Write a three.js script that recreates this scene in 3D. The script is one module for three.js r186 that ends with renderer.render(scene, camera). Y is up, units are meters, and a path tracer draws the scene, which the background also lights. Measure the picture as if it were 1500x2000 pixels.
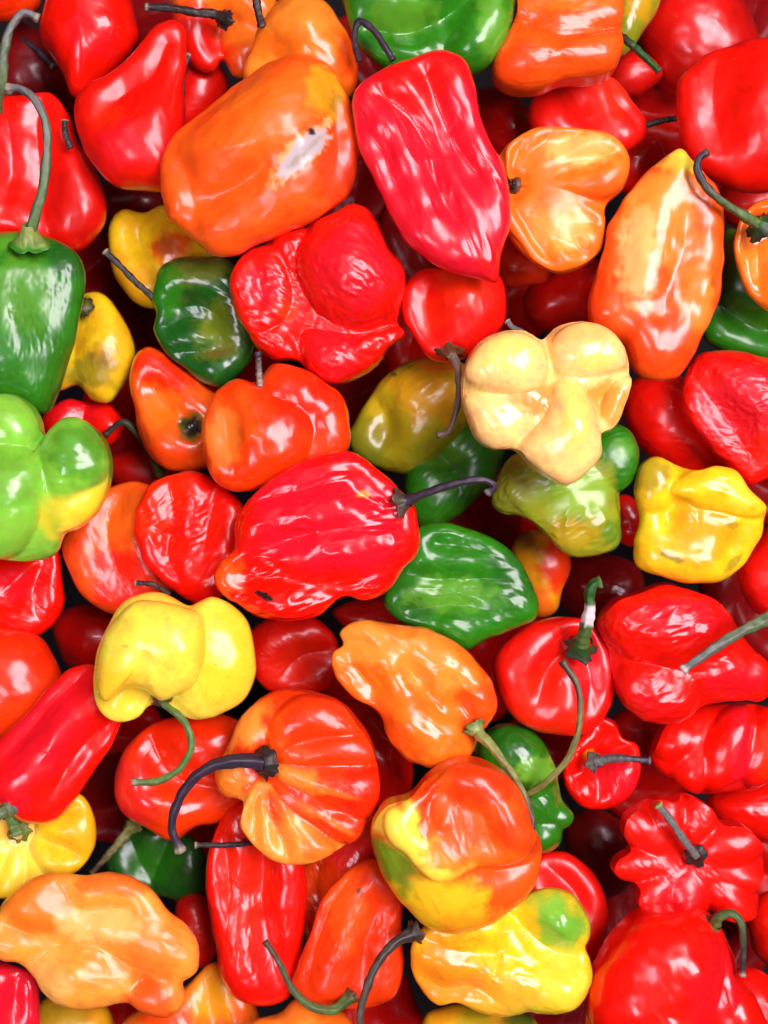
import * as THREE from 'three';
import { createNoise3D } from 'simplex-noise';
import { mergeGeometries } from 'three/addons/utils/BufferGeometryUtils.js';
import { RectAreaLightUniformsLib } from 'three/addons/lights/RectAreaLightUniformsLib.js';

// ---------------------------------------------------------------- camera, light, exposure
// One unit of layout is 0.11 mm; heights (h) are counted up from the plane of the topmost peppers.
const S = 0.00011, LENS = 2500;
const scene = new THREE.Scene();
scene.background = new THREE.Color().setRGB(0.012, 0.012, 0.014);
const camera = new THREE.PerspectiveCamera(2 * Math.atan(1000 / LENS) * 180 / Math.PI, 0.75, 0.02, 20);
camera.up.set(0, 0, -1);
camera.position.set(0, LENS * S, 0);
camera.lookAt(0, 0, 0);
camera.focus = (LENS - 40) * S; camera.userData.fStop = 14;
const renderer = new THREE.WebGLRenderer({ antialias: true });
renderer.setSize(768, 1024);
renderer.toneMapping = THREE.LinearToneMapping;
renderer.toneMappingExposure = 1.06;
renderer.shadowMap.enabled = true;
RectAreaLightUniformsLib.init();
function areaLight(x, y, z, w, h, power, color) {          // the openings and lamps above the stall
  const l = new THREE.RectAreaLight(new THREE.Color(color), power, w, h);
  l.position.set(x, y, z); l.lookAt(0, 0, 0); scene.add(l);
}
areaLight(0.42, 0.94, -0.2, 0.66, 0.48, 17, '#fff0fa');
areaLight(-0.44, 1.0, 0.24, 0.38, 0.28, 13, '#f8eeff');
areaLight(0.05, 1.5, -0.7, 1.3, 0.8, 0.5, '#fff6f4');

// ---------------------------------------------------------------- helpers
let seed = 20240611;
const rnd = () => { seed = (seed + 0x6d2b79f5) | 0; let t = Math.imul(seed ^ (seed >>> 15), 1 | seed); t = (t + Math.imul(t ^ (t >>> 7), 61 | t)) ^ t; return ((t ^ (t >>> 14)) >>> 0) / 4294967296; };
const noise = createNoise3D(rnd);
const clamp = (x, a, b) => Math.min(b, Math.max(a, x));
const smooth = (a, b, x) => { const t = clamp((x - a) / (b - a), 0, 1); return t * t * (3 - 2 * t); };
const used = {};
const numbered = (n) => { const k = used[n] = (used[n] ?? -1) + 1; return k ? n + '_' + String(k).padStart(3, '0') : n; };
const nums = (s) => s.trim().split(/[\s,]+/).map(Number);
const pairs = (s) => { const a = nums(s), r = []; for (let i = 0; i < a.length; i += 2) r.push([a[i], a[i + 1]]); return r; };
// layout point at a height -> metres
const place = (x, y, h) => { const k = (LENS - h) / LENS; return new THREE.Vector3((x - 750) * k * S, h * S, (y - 1000) * k * S); };
const segDist = (x, y, a, b) => {
  const dx = b[0] - a[0], dy = b[1] - a[1], t = clamp(((x - a[0]) * dx + (y - a[1]) * dy) / (dx * dx + dy * dy + 1e-9), 0, 1);
  return [Math.hypot(x - a[0] - t * dx, y - a[1] - t * dy), t];
};
function spline(pts, closed, n) {
  const c = new THREE.CatmullRomCurve3(pts.map(([x, y]) => new THREE.Vector3(x, y, 0)), closed, 'centripetal');
  const out = c.getSpacedPoints(n).map((p) => [p.x, p.y]);
  if (closed) out.pop();
  return out;
}
const rgb = {
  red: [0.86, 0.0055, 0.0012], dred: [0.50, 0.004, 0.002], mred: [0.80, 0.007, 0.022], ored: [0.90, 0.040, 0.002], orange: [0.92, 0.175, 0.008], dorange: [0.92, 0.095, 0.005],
  lorange: [0.95, 0.32, 0.034], pale: [1.0, 0.66, 0.20], white: [0.74, 0.68, 0.66], yellow: [0.92, 0.57, 0.010], pyellow: [0.97, 0.75, 0.06], gold: [0.80, 0.37, 0.008],
  green: [0.022, 0.185, 0.005], dgreen: [0.010, 0.085, 0.008], lgreen: [0.22, 0.56, 0.040], olive: [0.27, 0.30, 0.010], dolive: [0.13, 0.15, 0.012],
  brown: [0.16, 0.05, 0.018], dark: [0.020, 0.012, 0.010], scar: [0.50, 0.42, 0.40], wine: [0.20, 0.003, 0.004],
  stemG: [0.10, 0.18, 0.040], stemB: [0.085, 0.055, 0.032], stemP: [0.030, 0.018, 0.034], stemK: [0.030, 0.024, 0.020], stemY: [0.30, 0.34, 0.08], stemT: [0.30, 0.25, 0.18], stemGr: [0.14, 0.14, 0.13],
};
const skinMaterials = {};
function skin(rough, coat, shine = 0.35) {
  return skinMaterials[rough + '_' + coat + '_' + shine] ??= new THREE.MeshPhysicalMaterial({ vertexColors: true, roughness: rough, clearcoat: coat, clearcoatRoughness: 0.17 + 0.6 * (rough - 0.28), specularIntensity: shine, ior: 1.5 });
}
const stemMaterial = new THREE.MeshStandardMaterial({ vertexColors: true, roughness: 0.5 });

// A fleshy lobe: a smooth outline blown up like a membrane that is held down along its creases.
// s.o outline; s.t fullness; s.cr creases [width, hold, depth, x, y, ...]; s.b swellings and dents [x, y, radius, height]
// s.ribs [cx, cy, width, hold, depth, ...angles]; s.lump, s.wr wrinkles [angle, height, length]
function field(s, own, id) {
  if (s.el) { const [ex, ey, ea, eb, er] = s.el, c0 = Math.cos(er * Math.PI / 180), s0 = Math.sin(er * Math.PI / 180); s = { ...s, o: Array.from({ length: 12 }, (_, i) => { const a = i / 6 * Math.PI, w = 1 + 0.07 * noise(ex, ey, i * 0.7), u = ea * w * Math.cos(a), v = eb * w * Math.sin(a); return [ex + u * c0 - v * s0, ey + u * s0 + v * c0].join(); }).join(' ') }; }
  const outline = pairs(s.o), N = 96, M = 30;
  const rim = spline(outline, true, N);
  let A = 0, cx = 0, cy = 0, per = 0;
  for (let i = 0; i < N; i++) {
    const [x0, y0] = rim[i], [x1, y1] = rim[(i + 1) % N], w = x0 * y1 - x1 * y0;
    A += w; cx += (x0 + x1) * w; cy += (y0 + y1) * w; per += Math.hypot(x1 - x0, y1 - y0);
  }
  cx /= 3 * A; cy /= 3 * A;
  if (s.c) [cx, cy] = s.c;
  let folds = 0;
  for (let i = 0; i < N; i++) { const p = rim[i], q = rim[(i + 1) % N]; if (((p[0] - cx) * (q[1] - cy) - (q[0] - cx) * (p[1] - cy)) * A <= 0) folds++; }
  if (folds) console.log('fold', id, own.label, folds, cx | 0, cy | 0);
  const creases = (s.cr ?? []).map(([w0, k, d, ...q]) => { const w = w0 * 1.55; const p = []; for (let i = 0; i < q.length; i += 2) p.push([q[i], q[i + 1]]); return { w, k, d, p: p.length > 2 ? spline(p, false, 14) : p }; });
  if (s.ribs) {
    const list = Array.isArray(s.ribs[0]) ? s.ribs : [s.ribs];
    for (const [rx, ry, w, k, d, ...as] of list) for (const a of as) {
      const ux = Math.cos(a * Math.PI / 180), uy = Math.sin(a * Math.PI / 180);
      let far = 0;
      for (let i = 0; i < N; i++) {
        const p = rim[i], q = rim[(i + 1) % N], ex = q[0] - p[0], ey = q[1] - p[1], det = ux * ey - uy * ex;
        if (Math.abs(det) < 1e-6) continue;
        const t = ((p[0] - rx) * ey - (p[1] - ry) * ex) / det, v = ((p[0] - rx) * uy - (p[1] - ry) * ux) / det;
        if (t > 0 && v >= 0 && v <= 1) far = Math.max(far, t);
      }
      const bend = (rnd() - 0.5) * 0.16 * far;
      creases.push({ w, k, d, p: spline([[rx, ry], [rx + ux * far * 0.5 - uy * bend, ry + uy * far * 0.5 + ux * bend], [rx + ux * far * 1.02, ry + uy * far * 1.02]], false, 12) });
    }
  }
  const hold = (x, y) => {                       // [hold-down, direct depth] at a point
    let k = 0, d = 0;
    for (const c of creases) {
      let best = 1e9, at = 0;
      for (let i = 0; i + 1 < c.p.length; i++) { const [q, t] = segDist(x, y, c.p[i], c.p[i + 1]); if (q < best) { best = q; at = (i + t) / (c.p.length - 1); } }
      const f = 1 - 0.75 * smooth(0.55, 1.0, at);
      const g = Math.exp(-(best * best) / (c.w * c.w)) * f;
      k += g * c.k / (c.w * c.w); d += (0.45 * Math.exp(-best / (c.w * 0.6)) + 0.4 * Math.exp(-(best * best) / (c.w * c.w * 2.2))) * c.d * f;
    }
    return [k, d];
  };
  // membrane: relax u on a polar mesh (ring 0 is the centre)
  const n = 1 + N * M, X = new Float64Array(n), Y = new Float64Array(n), idx = (i, j) => (j ? 1 + (j - 1) * N + ((i % N) + N) % N : 0);
  X[0] = cx; Y[0] = cy;
  for (let j = 1; j <= M; j++) for (let i = 0; i < N; i++) { const q = idx(i, j); X[q] = cx + (rim[i][0] - cx) * j / M; Y[q] = cy + (rim[i][1] - cy) * j / M; }
  const wmap = Array.from({ length: n }, () => new Map()), mass = new Float64Array(n);
  const tri = (a, b, c) => {
    const v = [a, b, c], ar = Math.abs((X[b] - X[a]) * (Y[c] - Y[a]) - (X[c] - X[a]) * (Y[b] - Y[a])) / 2 + 1e-6;
    for (let e = 0; e < 3; e++) {
      const o = v[e], p = v[(e + 1) % 3], q = v[(e + 2) % 3];
      const cot = Math.max(0.02, ((X[p] - X[o]) * (X[q] - X[o]) + (Y[p] - Y[o]) * (Y[q] - Y[o])) / (2 * ar)) / 2;
      wmap[p].set(q, (wmap[p].get(q) ?? 0) + cot); wmap[q].set(p, (wmap[q].get(p) ?? 0) + cot); mass[o] += ar / 3;
    }
  };
  for (let i = 0; i < N; i++) { tri(0, idx(i, 1), idx(i + 1, 1)); for (let j = 1; j < M; j++) { if ((i + j) % 2) { tri(idx(i, j), idx(i, j + 1), idx(i + 1, j)); tri(idx(i + 1, j), idx(i, j + 1), idx(i + 1, j + 1)); } else { tri(idx(i, j), idx(i, j + 1), idx(i + 1, j + 1)); tri(idx(i, j), idx(i + 1, j + 1), idx(i + 1, j)); } } }
  const nb = [], wt = [], st = [0];
  for (let q = 0; q < n; q++) { for (const [p, w] of wmap[q]) { nb.push(p); wt.push(w); } st.push(nb.length); }
  const kk = new Float64Array(n), u = new Float64Array(n), inner = 1 + N * (M - 1);
  for (let q = 0; q < inner; q++) { kk[q] = creases.length ? hold(X[q], Y[q])[0] : 0; const sj = q ? (Math.floor((q - 1) / N) + 1) / M : 0; u[q] = (1 - sj * sj) * Math.abs(A) / 2 / Math.PI; }
  const ND = Int32Array.from(nb), WD = Float64Array.from(wt);
  for (let it = 0; it < 220; it++) for (let q = 0; q < inner; q++) {
    let a = 4 * mass[q], b = kk[q] * mass[q];
    for (let e = st[q]; e < st[q + 1]; e++) { a += WD[e] * u[ND[e]]; b += WD[e]; }
    u[q] += 1.75 * (a / b - u[q]);
  }
  const Q = [];                                  // u / (1 - s^2), smooth up to the rim
  for (let j = 0; j < M; j++) { const row = new Float64Array(N); for (let i = 0; i < N; i++) row[i] = Math.max(u[idx(i, j)], 1) / (1 - (j / M) * (j / M)); Q.push(row); }
  const last = new Float64Array(N); for (let i = 0; i < N; i++) last[i] = Math.max(2 * Q[M - 1][i] - Q[M - 2][i], Q[M - 1][i] * 0.5); Q.push(last);
  const cub = (p0, p1, p2, p3, t) => p1 + 0.5 * t * (p2 - p0 + t * (2 * p0 - 5 * p1 + 4 * p2 - p3 + t * (3 * (p1 - p2) + p3 - p0)));
  const sampleQ = (fi, fj) => {
    const i = Math.floor(fi), j = Math.min(Math.floor(fj), M - 1), ti = fi - i, tj = fj - j, r = [];
    for (let b = -1; b <= 2; b++) {
      let jj = j + b, off = 0; if (jj < 0) { jj = -jj; off = N / 2; } if (jj > M) jj = M;
      const row = Q[jj], g = (a) => row[(((i + a + off) % N) + N) % N];
      r.push(cub(g(-1), g(0), g(1), g(2), ti));
    }
    return Math.max(cub(r[0], r[1], r[2], r[3], tj), 1);
  };
  const profile = (i, sj, NN) => {               // dome height at rim parameter i of NN, fraction sj from the centre
    const w = Math.sqrt(Math.max(0, 1 - sj * sj)), k = i / NN * N, i0 = Math.floor(k) % N, t0 = k - Math.floor(k), p = rim[i0], q = rim[(i0 + 1) % N];
    const x = cx + (p[0] + (q[0] - p[0]) * t0 - cx) * sj, y = cy + (p[1] + (q[1] - p[1]) * t0 - cy) * sj;
    let h = w * Math.sqrt(sampleQ(k, sj * M)) * (s.t ?? 0.78);
    if (creases.length) h -= hold(x, y)[1] * Math.min(1, w * 1.6);
    for (const [bx, by, br, ba] of s.b ?? []) { const e = ((x - bx) ** 2 + (y - by) ** 2) / (br * br); if (e < 6) h += ba * Math.exp(-e) * Math.min(1, w * 1.5); }
    if (s.slope) h += s.slope[0] * (x - cx) + s.slope[1] * (y - cy);
    return h;
  };
  const at = (x, y) => {                         // the same at a layout point; below the rim outside
    const dx = x - cx, dy = y - cy, sg = A > 0 ? 1 : -1;
    for (let i = 0; i < N; i++) {
      const p = rim[i], q = rim[(i + 1) % N], px = p[0] - cx, py = p[1] - cy, qx = q[0] - cx, qy = q[1] - cy;
      if ((px * dy - py * dx) * sg >= 0 && (qx * dy - qy * dx) * sg < 0) {
        const ex = qx - px, ey = qy - py, det = px * ey - py * ex, v = (dx * py - dy * px) / (dy * ex - dx * ey), sj = (dx * ey - dy * ex) / det;
        return sj >= 1 ? -1.6 * (sj - 1) * Math.hypot(px, py) : profile(i + clamp(v, 0, 1), sj, N);
      }
    }
    return profile(0, 0, N);
  };
  return { s, outline, cx, cy, A, per, N, M, sampleQ, Q, profile, at };
}
const softmax = (p, q, k) => { const h = Math.max(k - Math.abs(p - q), 0) / k; return Math.max(p, q) + h * h * k * 0.25; };
function lobe(s, own, id, swellings = []) {
  const F = field(s, own, id), { outline, cx, cy, A, per, N, M, sampleQ, Q } = F;
  const fields = swellings.map((l) => ({ ...field(l, own, id), up: l.up ?? 0, soft: l.soft ?? own.soft ?? 20, pal: l.col ? palette(l.col, id + 0.5) : null }));
  // fine mesh
  const q = own.fine ?? 1.12, NN = Math.round(clamp(per / 5.2 * q, 80, 240)), R = Math.sqrt(Math.abs(A) / Math.PI);
  const MT = Math.round(clamp(R / 3.1 * q, 22, 64)), MB = 12;
  const big = spline(outline, true, NN), tb = (s.tb ?? 0.62);
  const hm = s.h ?? own.h;
  const P = [], C = [], ring = [];
  const pal = own.pal;
  const kz = (LENS - hm) / LENS;
  const add = (x, y, h, c) => {
    P.push((x - 750) * kz, hm + h * kz, (y - 1000) * kz); c ??= pal(x, y); C.push(c[0], c[1], c[2]);
    return P.length / 3 - 1;
  };
  const topAt = (i, sj) => {                     // [height, colour] with the swellings blended in
    const x = cx + (big[i][0] - cx) * sj, y = cy + (big[i][1] - cy) * sj;
    let h = F.profile(i, sj, NN), c = pal(x, y);
    for (const f of fields) {
      const g = f.up + f.at(x, y);
      if (f.pal) { const cs = Math.max(f.soft, 18) * 0.6, w = smooth(-cs, cs, g - h); if (w > 0) { const k = f.pal(x, y); c = [c[0] + (k[0] - c[0]) * w, c[1] + (k[1] - c[1]) * w, c[2] + (k[2] - c[2]) * w]; } }
      h = softmax(h, g, f.soft);
    }
    return [h, c];
  };
  const top = [add(cx, cy, ...topAt(0, 0))], rows = [];
  for (let j = 1; j <= MT; j++) {
    const f = j / MT, sj = Math.sin(f * Math.PI / 2) * 0.62 + f * 0.38, row = [];
    for (let i = 0; i < NN; i++) { const x = cx + (big[i][0] - cx) * sj, y = cy + (big[i][1] - cy) * sj; const q = topAt(i, sj); row.push(add(x, y, j === MT ? 0 : q[0], q[1])); }
    rows.push(row);
  }
  for (let j = MB - 1; j >= 1; j--) {
    const sj = Math.sin(j / MB * Math.PI / 2), row = [], w = Math.sqrt(1 - sj * sj);
    for (let i = 0; i < NN; i++) row.push(add(cx + (big[i][0] - cx) * sj, cy + (big[i][1] - cy) * sj, -w * Math.sqrt(sampleQ(i / NN * N, sj * M)) * tb));
    rows.push(row);
  }
  const bot = add(cx, cy, -Math.sqrt(Q[0][0]) * tb), I = [], flip = A > 0;
  const T = (a, b, c) => (flip ? I.push(a, c, b) : I.push(a, b, c));
  for (let i = 0; i < NN; i++) {
    const k = (i + 1) % NN;
    T(top[0], rows[0][i], rows[0][k]);
    for (let j = 0; j + 1 < rows.length; j++) { T(rows[j][i], rows[j + 1][i], rows[j + 1][k]); T(rows[j][i], rows[j + 1][k], rows[j][k]); }
    T(rows[rows.length - 1][i], bot, rows[rows.length - 1][k]);
  }
  const g = new THREE.BufferGeometry();
  g.setAttribute('position', new THREE.Float32BufferAttribute(P, 3));
  g.setAttribute('color', new THREE.Float32BufferAttribute(C, 3));
  g.setIndex(I); g.computeVertexNormals();
  // skin relief along the normals
  const lump = s.lump ?? own.lump ?? 3.2, [wa, wh, wl] = s.wr ?? own.wr ?? [0, 1.1, 34], [fa, fl] = s.fineWr ?? own.fineWr ?? [[0.12, 18], [0.3, 13], [0.15, 16], [0.45, 12]][(id * 5) % 4];
  const ca = Math.cos(wa * Math.PI / 180), sa = Math.sin(wa * Math.PI / 180), pos = g.attributes.position, nor = g.attributes.normal, o3 = id * 17.3;
  for (let v = 0; v < pos.count; v++) {
    const x = pos.getX(v), y = pos.getY(v), z = pos.getZ(v), along = x * ca + z * sa, across = -x * sa + z * ca;
    let e = 0.85 * lump * noise(x / 95 + o3, y / 95, z / 95) + lump * 0.2 * noise(x / 42, y / 42 + o3, z / 42);
    const r = noise(along / (wl * 3.2), across / wl, y / wl + o3);
    e += 0.38 * wh * (1 - 2 * Math.abs(r)) * smooth(-0.5, 0.4, noise(x / 120, y / 120 - o3, z / 120));
    e += fa * noise(along / (fl * 1.7) + 9, across / fl, y / fl - o3) * (0.35 + 0.9 * smooth(-0.4, 0.6, noise(x / 70 - o3, y / 70, z / 70)));
    pos.setXYZ(v, x + nor.getX(v) * e, y + nor.getY(v) * e, z + nor.getZ(v) * e);
  }
  pos.needsUpdate = true;
  g.scale(S, S, S); g.computeVertexNormals();
  g.userData.surface = (x, y) => hm + Math.max(0, F.at(x, y)) * kz;
  return g;
}
function palette(spec, id) {
  const [base, ...patches] = spec, b = rgb[base];
  return (x, y) => {
    const m = 1 + 0.07 * noise(x / 60, y / 60, id * 3.1) + 0.04 * noise(x / 14, y / 14, id * 5.7);
    const dull = 1 - 0.10 * smooth(0.15, 0.75, noise(x / 33 + 7, y / 33, id * 2.3));
    let c = [b[0] * (0.94 + 0.06 * m) * dull, b[1] * m * m * dull, b[2] * m];
    for (const [px, py, r, key, strength = 1, ry = r, turn = 0, sharp = 0] of patches) {
      const ct = Math.cos(turn * Math.PI / 180), s2 = Math.sin(turn * Math.PI / 180), ux = ((x - px) * ct + (y - py) * s2) / r, uy = (-(x - px) * s2 + (y - py) * ct) / ry;
      const soft = Math.min(r, ry), d = Math.hypot(ux, uy) + 0.22 * noise(x / (soft * 0.8), y / (soft * 0.8), id + 40) + 0.08 * noise(x / 13, y / 13, id + 60);
      const f = strength * smooth(1.12, sharp ? 0.92 : 0.52, d), k = rgb[key];
      c = [c[0] + (k[0] - c[0]) * f, c[1] + (k[1] - c[1]) * f, c[2] + (k[2] - c[2]) * f];
    }
    const fleck = smooth(0.84, 0.95, noise(x / 8.5 + id, y / 8.5, id * 1.7)) * 0.5;
    if (fleck > 0) c = c.map((v, k) => v + ([0.45, 0.2, 0.05][k] * v / (v + 0.02) - v) * fleck);
    return c;
  };
}
// a stem: a tapering bent stalk through points [x, y, height] with a cut end
function stalk(points, r0, r1, c0, c1, tip, mark) {
  const curve = new THREE.CatmullRomCurve3(points.map(([x, y, h]) => place(x, y, h)), false, 'centripetal');
  const n = 44, m = 16, P = [], C = [], I = [], fr = curve.computeFrenetFrames(n, false), a = rgb[c0], b = rgb[c1], e = rgb[tip ?? 'stemT'];
  const off = points[0][0] * 0.37;
  for (let j = 0; j <= n; j++) {
    const f = j / n, p = curve.getPointAt(f), end = smooth(0.955, 0.985, f), r = (r1 + (r0 - r1) * (0.45 * (1 - f) + 0.55 * Math.exp(-f * 9))) * (1 + 0.13 * noise(off, f * 7, 1)) * (1 + 0.34 * end) * S;
    for (let i = 0; i < m; i++) {
      const th = i / m * 2 * Math.PI, w = r * (1 + 0.16 * noise(Math.cos(th) * 0.8 + off, Math.sin(th) * 0.8, f * 9) + 0.13 * Math.cos(th * 5 + 2 * f));
      const v = p.clone().addScaledVector(fr.normals[j], Math.cos(th) * w).addScaledVector(fr.binormals[j], Math.sin(th) * w);
      P.push(v.x, v.y, v.z);
      const mix = clamp(f * 1.15 + 0.22 * noise(off, f * 6, Math.cos(th)), 0, 1), sh = 1 + 0.3 * noise(off + 5, f * 22, th * 0.7);
      for (let k = 0; k < 3; k++) { let q = (a[k] + (b[k] - a[k]) * mix) * sh; if (mark) q += (rgb[mark[2]][k] - q) * smooth(mark[0] - 0.03, mark[0] + 0.02, f + 0.04 * noise(th, f * 9, 3)) * smooth(mark[1] + 0.03, mark[1] - 0.02, f); C.push(q + (e[k] - q) * smooth(0.95, 0.97, f)); }
    }
  }
  for (let j = 0; j < n; j++) for (let i = 0; i < m; i++) { const k = (i + 1) % m, q = j * m; I.push(q + i, q + k, q + m + k, q + i, q + m + k, q + m + i); }
  for (const [f, row, s] of [[0, 0, -1], [1, n * m, 1]]) { const p = curve.getPointAt(f), at = P.length / 3; P.push(p.x, p.y, p.z); C.push(...(s > 0 ? e : a)); for (let i = 0; i < m; i++) { const k = (i + 1) % m; s > 0 ? I.push(row + i, row + k, at) : I.push(row + k, row + i, at); } }
  const g = new THREE.BufferGeometry();
  g.setAttribute('position', new THREE.Float32BufferAttribute(P, 3)); g.setAttribute('color', new THREE.Float32BufferAttribute(C, 3)); g.setIndex(I); g.computeVertexNormals();
  return g;
}
// the calyx: a scalloped cap round the foot of the stem, facing along dir
function cap(at, dir, r, rs, high, c0, c1, id) {
  const n = 30, rowsN = 7, P = [], C = [], I = [], a = rgb[c0], b = rgb[c1];
  const z = dir.clone().normalize(), x = new THREE.Vector3(0.3, 0.2, 1).cross(z).normalize(), y = z.clone().cross(x);
  for (const side of [1, 0]) for (let j = 0; j <= rowsN; j++) {
    const f = j / rowsN;
    for (let i = 0; i < n; i++) {
      const th = i / n * 2 * Math.PI, sc = 1 + 0.07 * Math.cos(th * 5 + id) + 0.22 * noise(Math.cos(th) * 2.2, Math.sin(th) * 2.2, id) + 0.10 * noise(Math.cos(th) * 6, Math.sin(th) * 6, id);
      const rr = (rs + (0.86 * r * sc - rs) * Math.pow(f, 1.25)) * S, hh = (high * Math.pow(1 - f, 2.1) - r * f * f * (0.16 + 0.06 * Math.cos(th * 5 + id)) - (side ? 0 : 2.6)) * S;
      const v = at.clone().addScaledVector(x, Math.cos(th) * rr).addScaledVector(y, Math.sin(th) * rr).addScaledVector(z, hh);
      P.push(v.x, v.y, v.z);
      const m = clamp(f + 0.3 * noise(th, f * 3, id), 0, 1), sh = 1 + 0.3 * noise(th * 2, f * 5, id + 8);
      for (let k = 0; k < 3; k++) C.push((a[k] + (b[k] - a[k]) * m) * sh);
    }
  }
  const w = (rowsN + 1) * n;
  for (let j = 0; j < rowsN; j++) for (let i = 0; i < n; i++) { const k = (i + 1) % n, q = j * n; I.push(q + i, q + n + i, q + n + k, q + i, q + n + k, q + k, w + q + i, w + q + n + k, w + q + n + i, w + q + i, w + q + k, w + q + n + k); }
  for (let i = 0; i < n; i++) { const k = (i + 1) % n, q = rowsN * n; I.push(q + i, w + q + i, w + q + k, q + i, w + q + k, q + k); }
  const g = new THREE.BufferGeometry();
  g.setAttribute('position', new THREE.Float32BufferAttribute(P, 3)); g.setAttribute('color', new THREE.Float32BufferAttribute(C, 3)); g.setIndex(I); g.computeVertexNormals();
  return g;
}
let count = 0;
// s.h height of the middle of the pepper; s.stem { p: 'x,y,rise ...', r: [foot, end], c: [foot colour, end colour, cut colour], cap: [radius, rise, colour, edge colour], dir }
// rises are counted from s.h; a first rise of 999 sits on the skin
function pepper(s) {
  const id = ++count; if (s.h < -120) s = { ...s, h: -120 + (s.h + 120) * 1.9 };
  const own = { ...s, pal: palette(s.col, id) };
  const geos = [lobe(s, own, id, (s.lobes ?? []).filter((l) => !l.hard))];
  for (const l of (s.lobes ?? []).filter((l) => l.hard)) geos.push(lobe({ wr: s.wr, ...l, h: s.h + (l.up ?? 0) }, l.col ? { ...own, pal: palette(l.col, id + 0.5) } : own, id));
  const foot = pairs(s.o).reduce((a, p) => [a[0] + p[0], a[1] + p[1]], [0, 0]).map((v) => v / pairs(s.o).length);
  const at = place(foot[0], foot[1], s.h); at.y -= 60 * S;
  const g = geos.length > 1 ? mergeGeometries(geos) : geos[0];
  const surface = geos[0].userData.surface;
  g.translate(-at.x, -at.y, -at.z);
  const body = new THREE.Mesh(g, skin(s.rough2 ?? [0.30, 0.34, 0.38, 0.42, 0.46][(id * 7 + 3) % 5], s.coat ?? [0.9, 0.7, 0.8][id % 3], s.shine));
  body.castShadow = body.receiveShadow = true;
  let thing = body;
  const stems = s.stem ? [s.stem] : [];
  if (s.extra || stems.length) { thing = new THREE.Group(); body.name = 'body'; thing.add(body); }
  const part = (name, geo, label) => { geo.translate(-at.x, -at.y, -at.z); const m = new THREE.Mesh(geo, stemMaterial); m.name = name; m.castShadow = m.receiveShadow = true; if (label) m.userData.label = label; thing.add(m); };
  for (const st of stems) {
    const v = nums(st.p), pts = [];
    for (let i = 0; i < v.length; i += 3) pts.push([v[i], v[i + 1], v[i + 2] >= 900 ? surface(v[i], v[i + 1]) + v[i + 2] - 999 : s.h + v[i + 2]]);
    const [r0, r1] = st.r ?? [9, 5], c = st.c ?? ['stemG', 'stemB'];
    if (pts.length > 1) part('stem', stalk(pts, r0, r1, c[0], c[1], c[2], st.mark), st.label);
    if (st.cap) {
      const p0 = place(...pts[0]), dir = st.dir ? new THREE.Vector3(st.dir[0], st.dir[2], st.dir[1]) : place(...pts[1]).sub(p0);
      part('calyx', cap(p0, dir, st.cap[0], r0 * 0.95, st.cap[1], st.cap[2] ?? c[0], st.cap[3] ?? c[0], id), st.capLabel);
    }
  }
  thing.name = numbered('habanero_pepper'); thing.position.copy(at);
  thing.userData = { label: s.label, category: 'pepper', group: s.group ?? 'habanero peppers in the pile' };
  scene.add(thing);
}
// ---------------------------------------------------------------- the surface under the pile
{
  const g = new THREE.PlaneGeometry(1.2, 1.2, 60, 60); g.rotateX(-Math.PI / 2);
  const p = g.attributes.position; for (let i = 0; i < p.count; i++) p.setY(i, -1000 * S + 0.0006 * noise(p.getX(i) * 20, 0, p.getZ(i) * 20));
  g.computeVertexNormals();
  const m = new THREE.Mesh(g, new THREE.MeshPhysicalMaterial({ color: new THREE.Color().setRGB(0.010, 0.008, 0.009), roughness: 0.95, specularIntensity: 0.15 }));
  m.name = 'table_top'; m.userData.kind = 'structure'; m.receiveShadow = true; scene.add(m);
}
// ---------------------------------------------------------------- the peppers, topmost first
const P = pepper;
P({ label: 'large glossy red pepper lying sideways mid-pile with a dark curved stem', h: 0, col: ['red', [650, 1010, 190, 'mred', 0.9, 120], [445, 1120, 42, 'dorange', 0.8], [710, 965, 16, 'lorange', 0.8, 9], [520, 1162, 20, 'dark', 1, 6, 22, 1]], wr: [-14, 4.2, 26], lump: 4,
  o: '418,1130 432,1098 458,1070 456,1030 478,985 530,935 595,897 660,882 715,895 750,928 782,960 808,988 820,1030 813,1080 788,1112 762,1150 718,1170 668,1168 622,1200 560,1213 500,1205 468,1182 436,1160',
  cr: [[13, 3, 5, 470, 1120, 540, 1130, 620, 1140, 700, 1128, 780, 1090], [10, 1.4, 3, 500, 985, 590, 960, 680, 940, 760, 955], [9, 1, 3, 520, 1060, 620, 1040, 740, 1020], [8, 1, 3, 690, 960, 760, 1000, 800, 1050], [14, 3, 5, 470, 1165, 500, 1100, 560, 1060]],
  b: [[640, 1000, 60, 8], [560, 1180, 40, 7], [740, 990, 40, -6]], stem: { p: '786,982,30 840,960,62 900,942,82 948,938,84 966,950,80 950,964,74', r: [12, 6], c: ['stemP', 'stemP', 'stemGr'], cap: [32, 16, 'stemK', 'stemB'], dir: [1, -0.25, 0.35] } });
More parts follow.
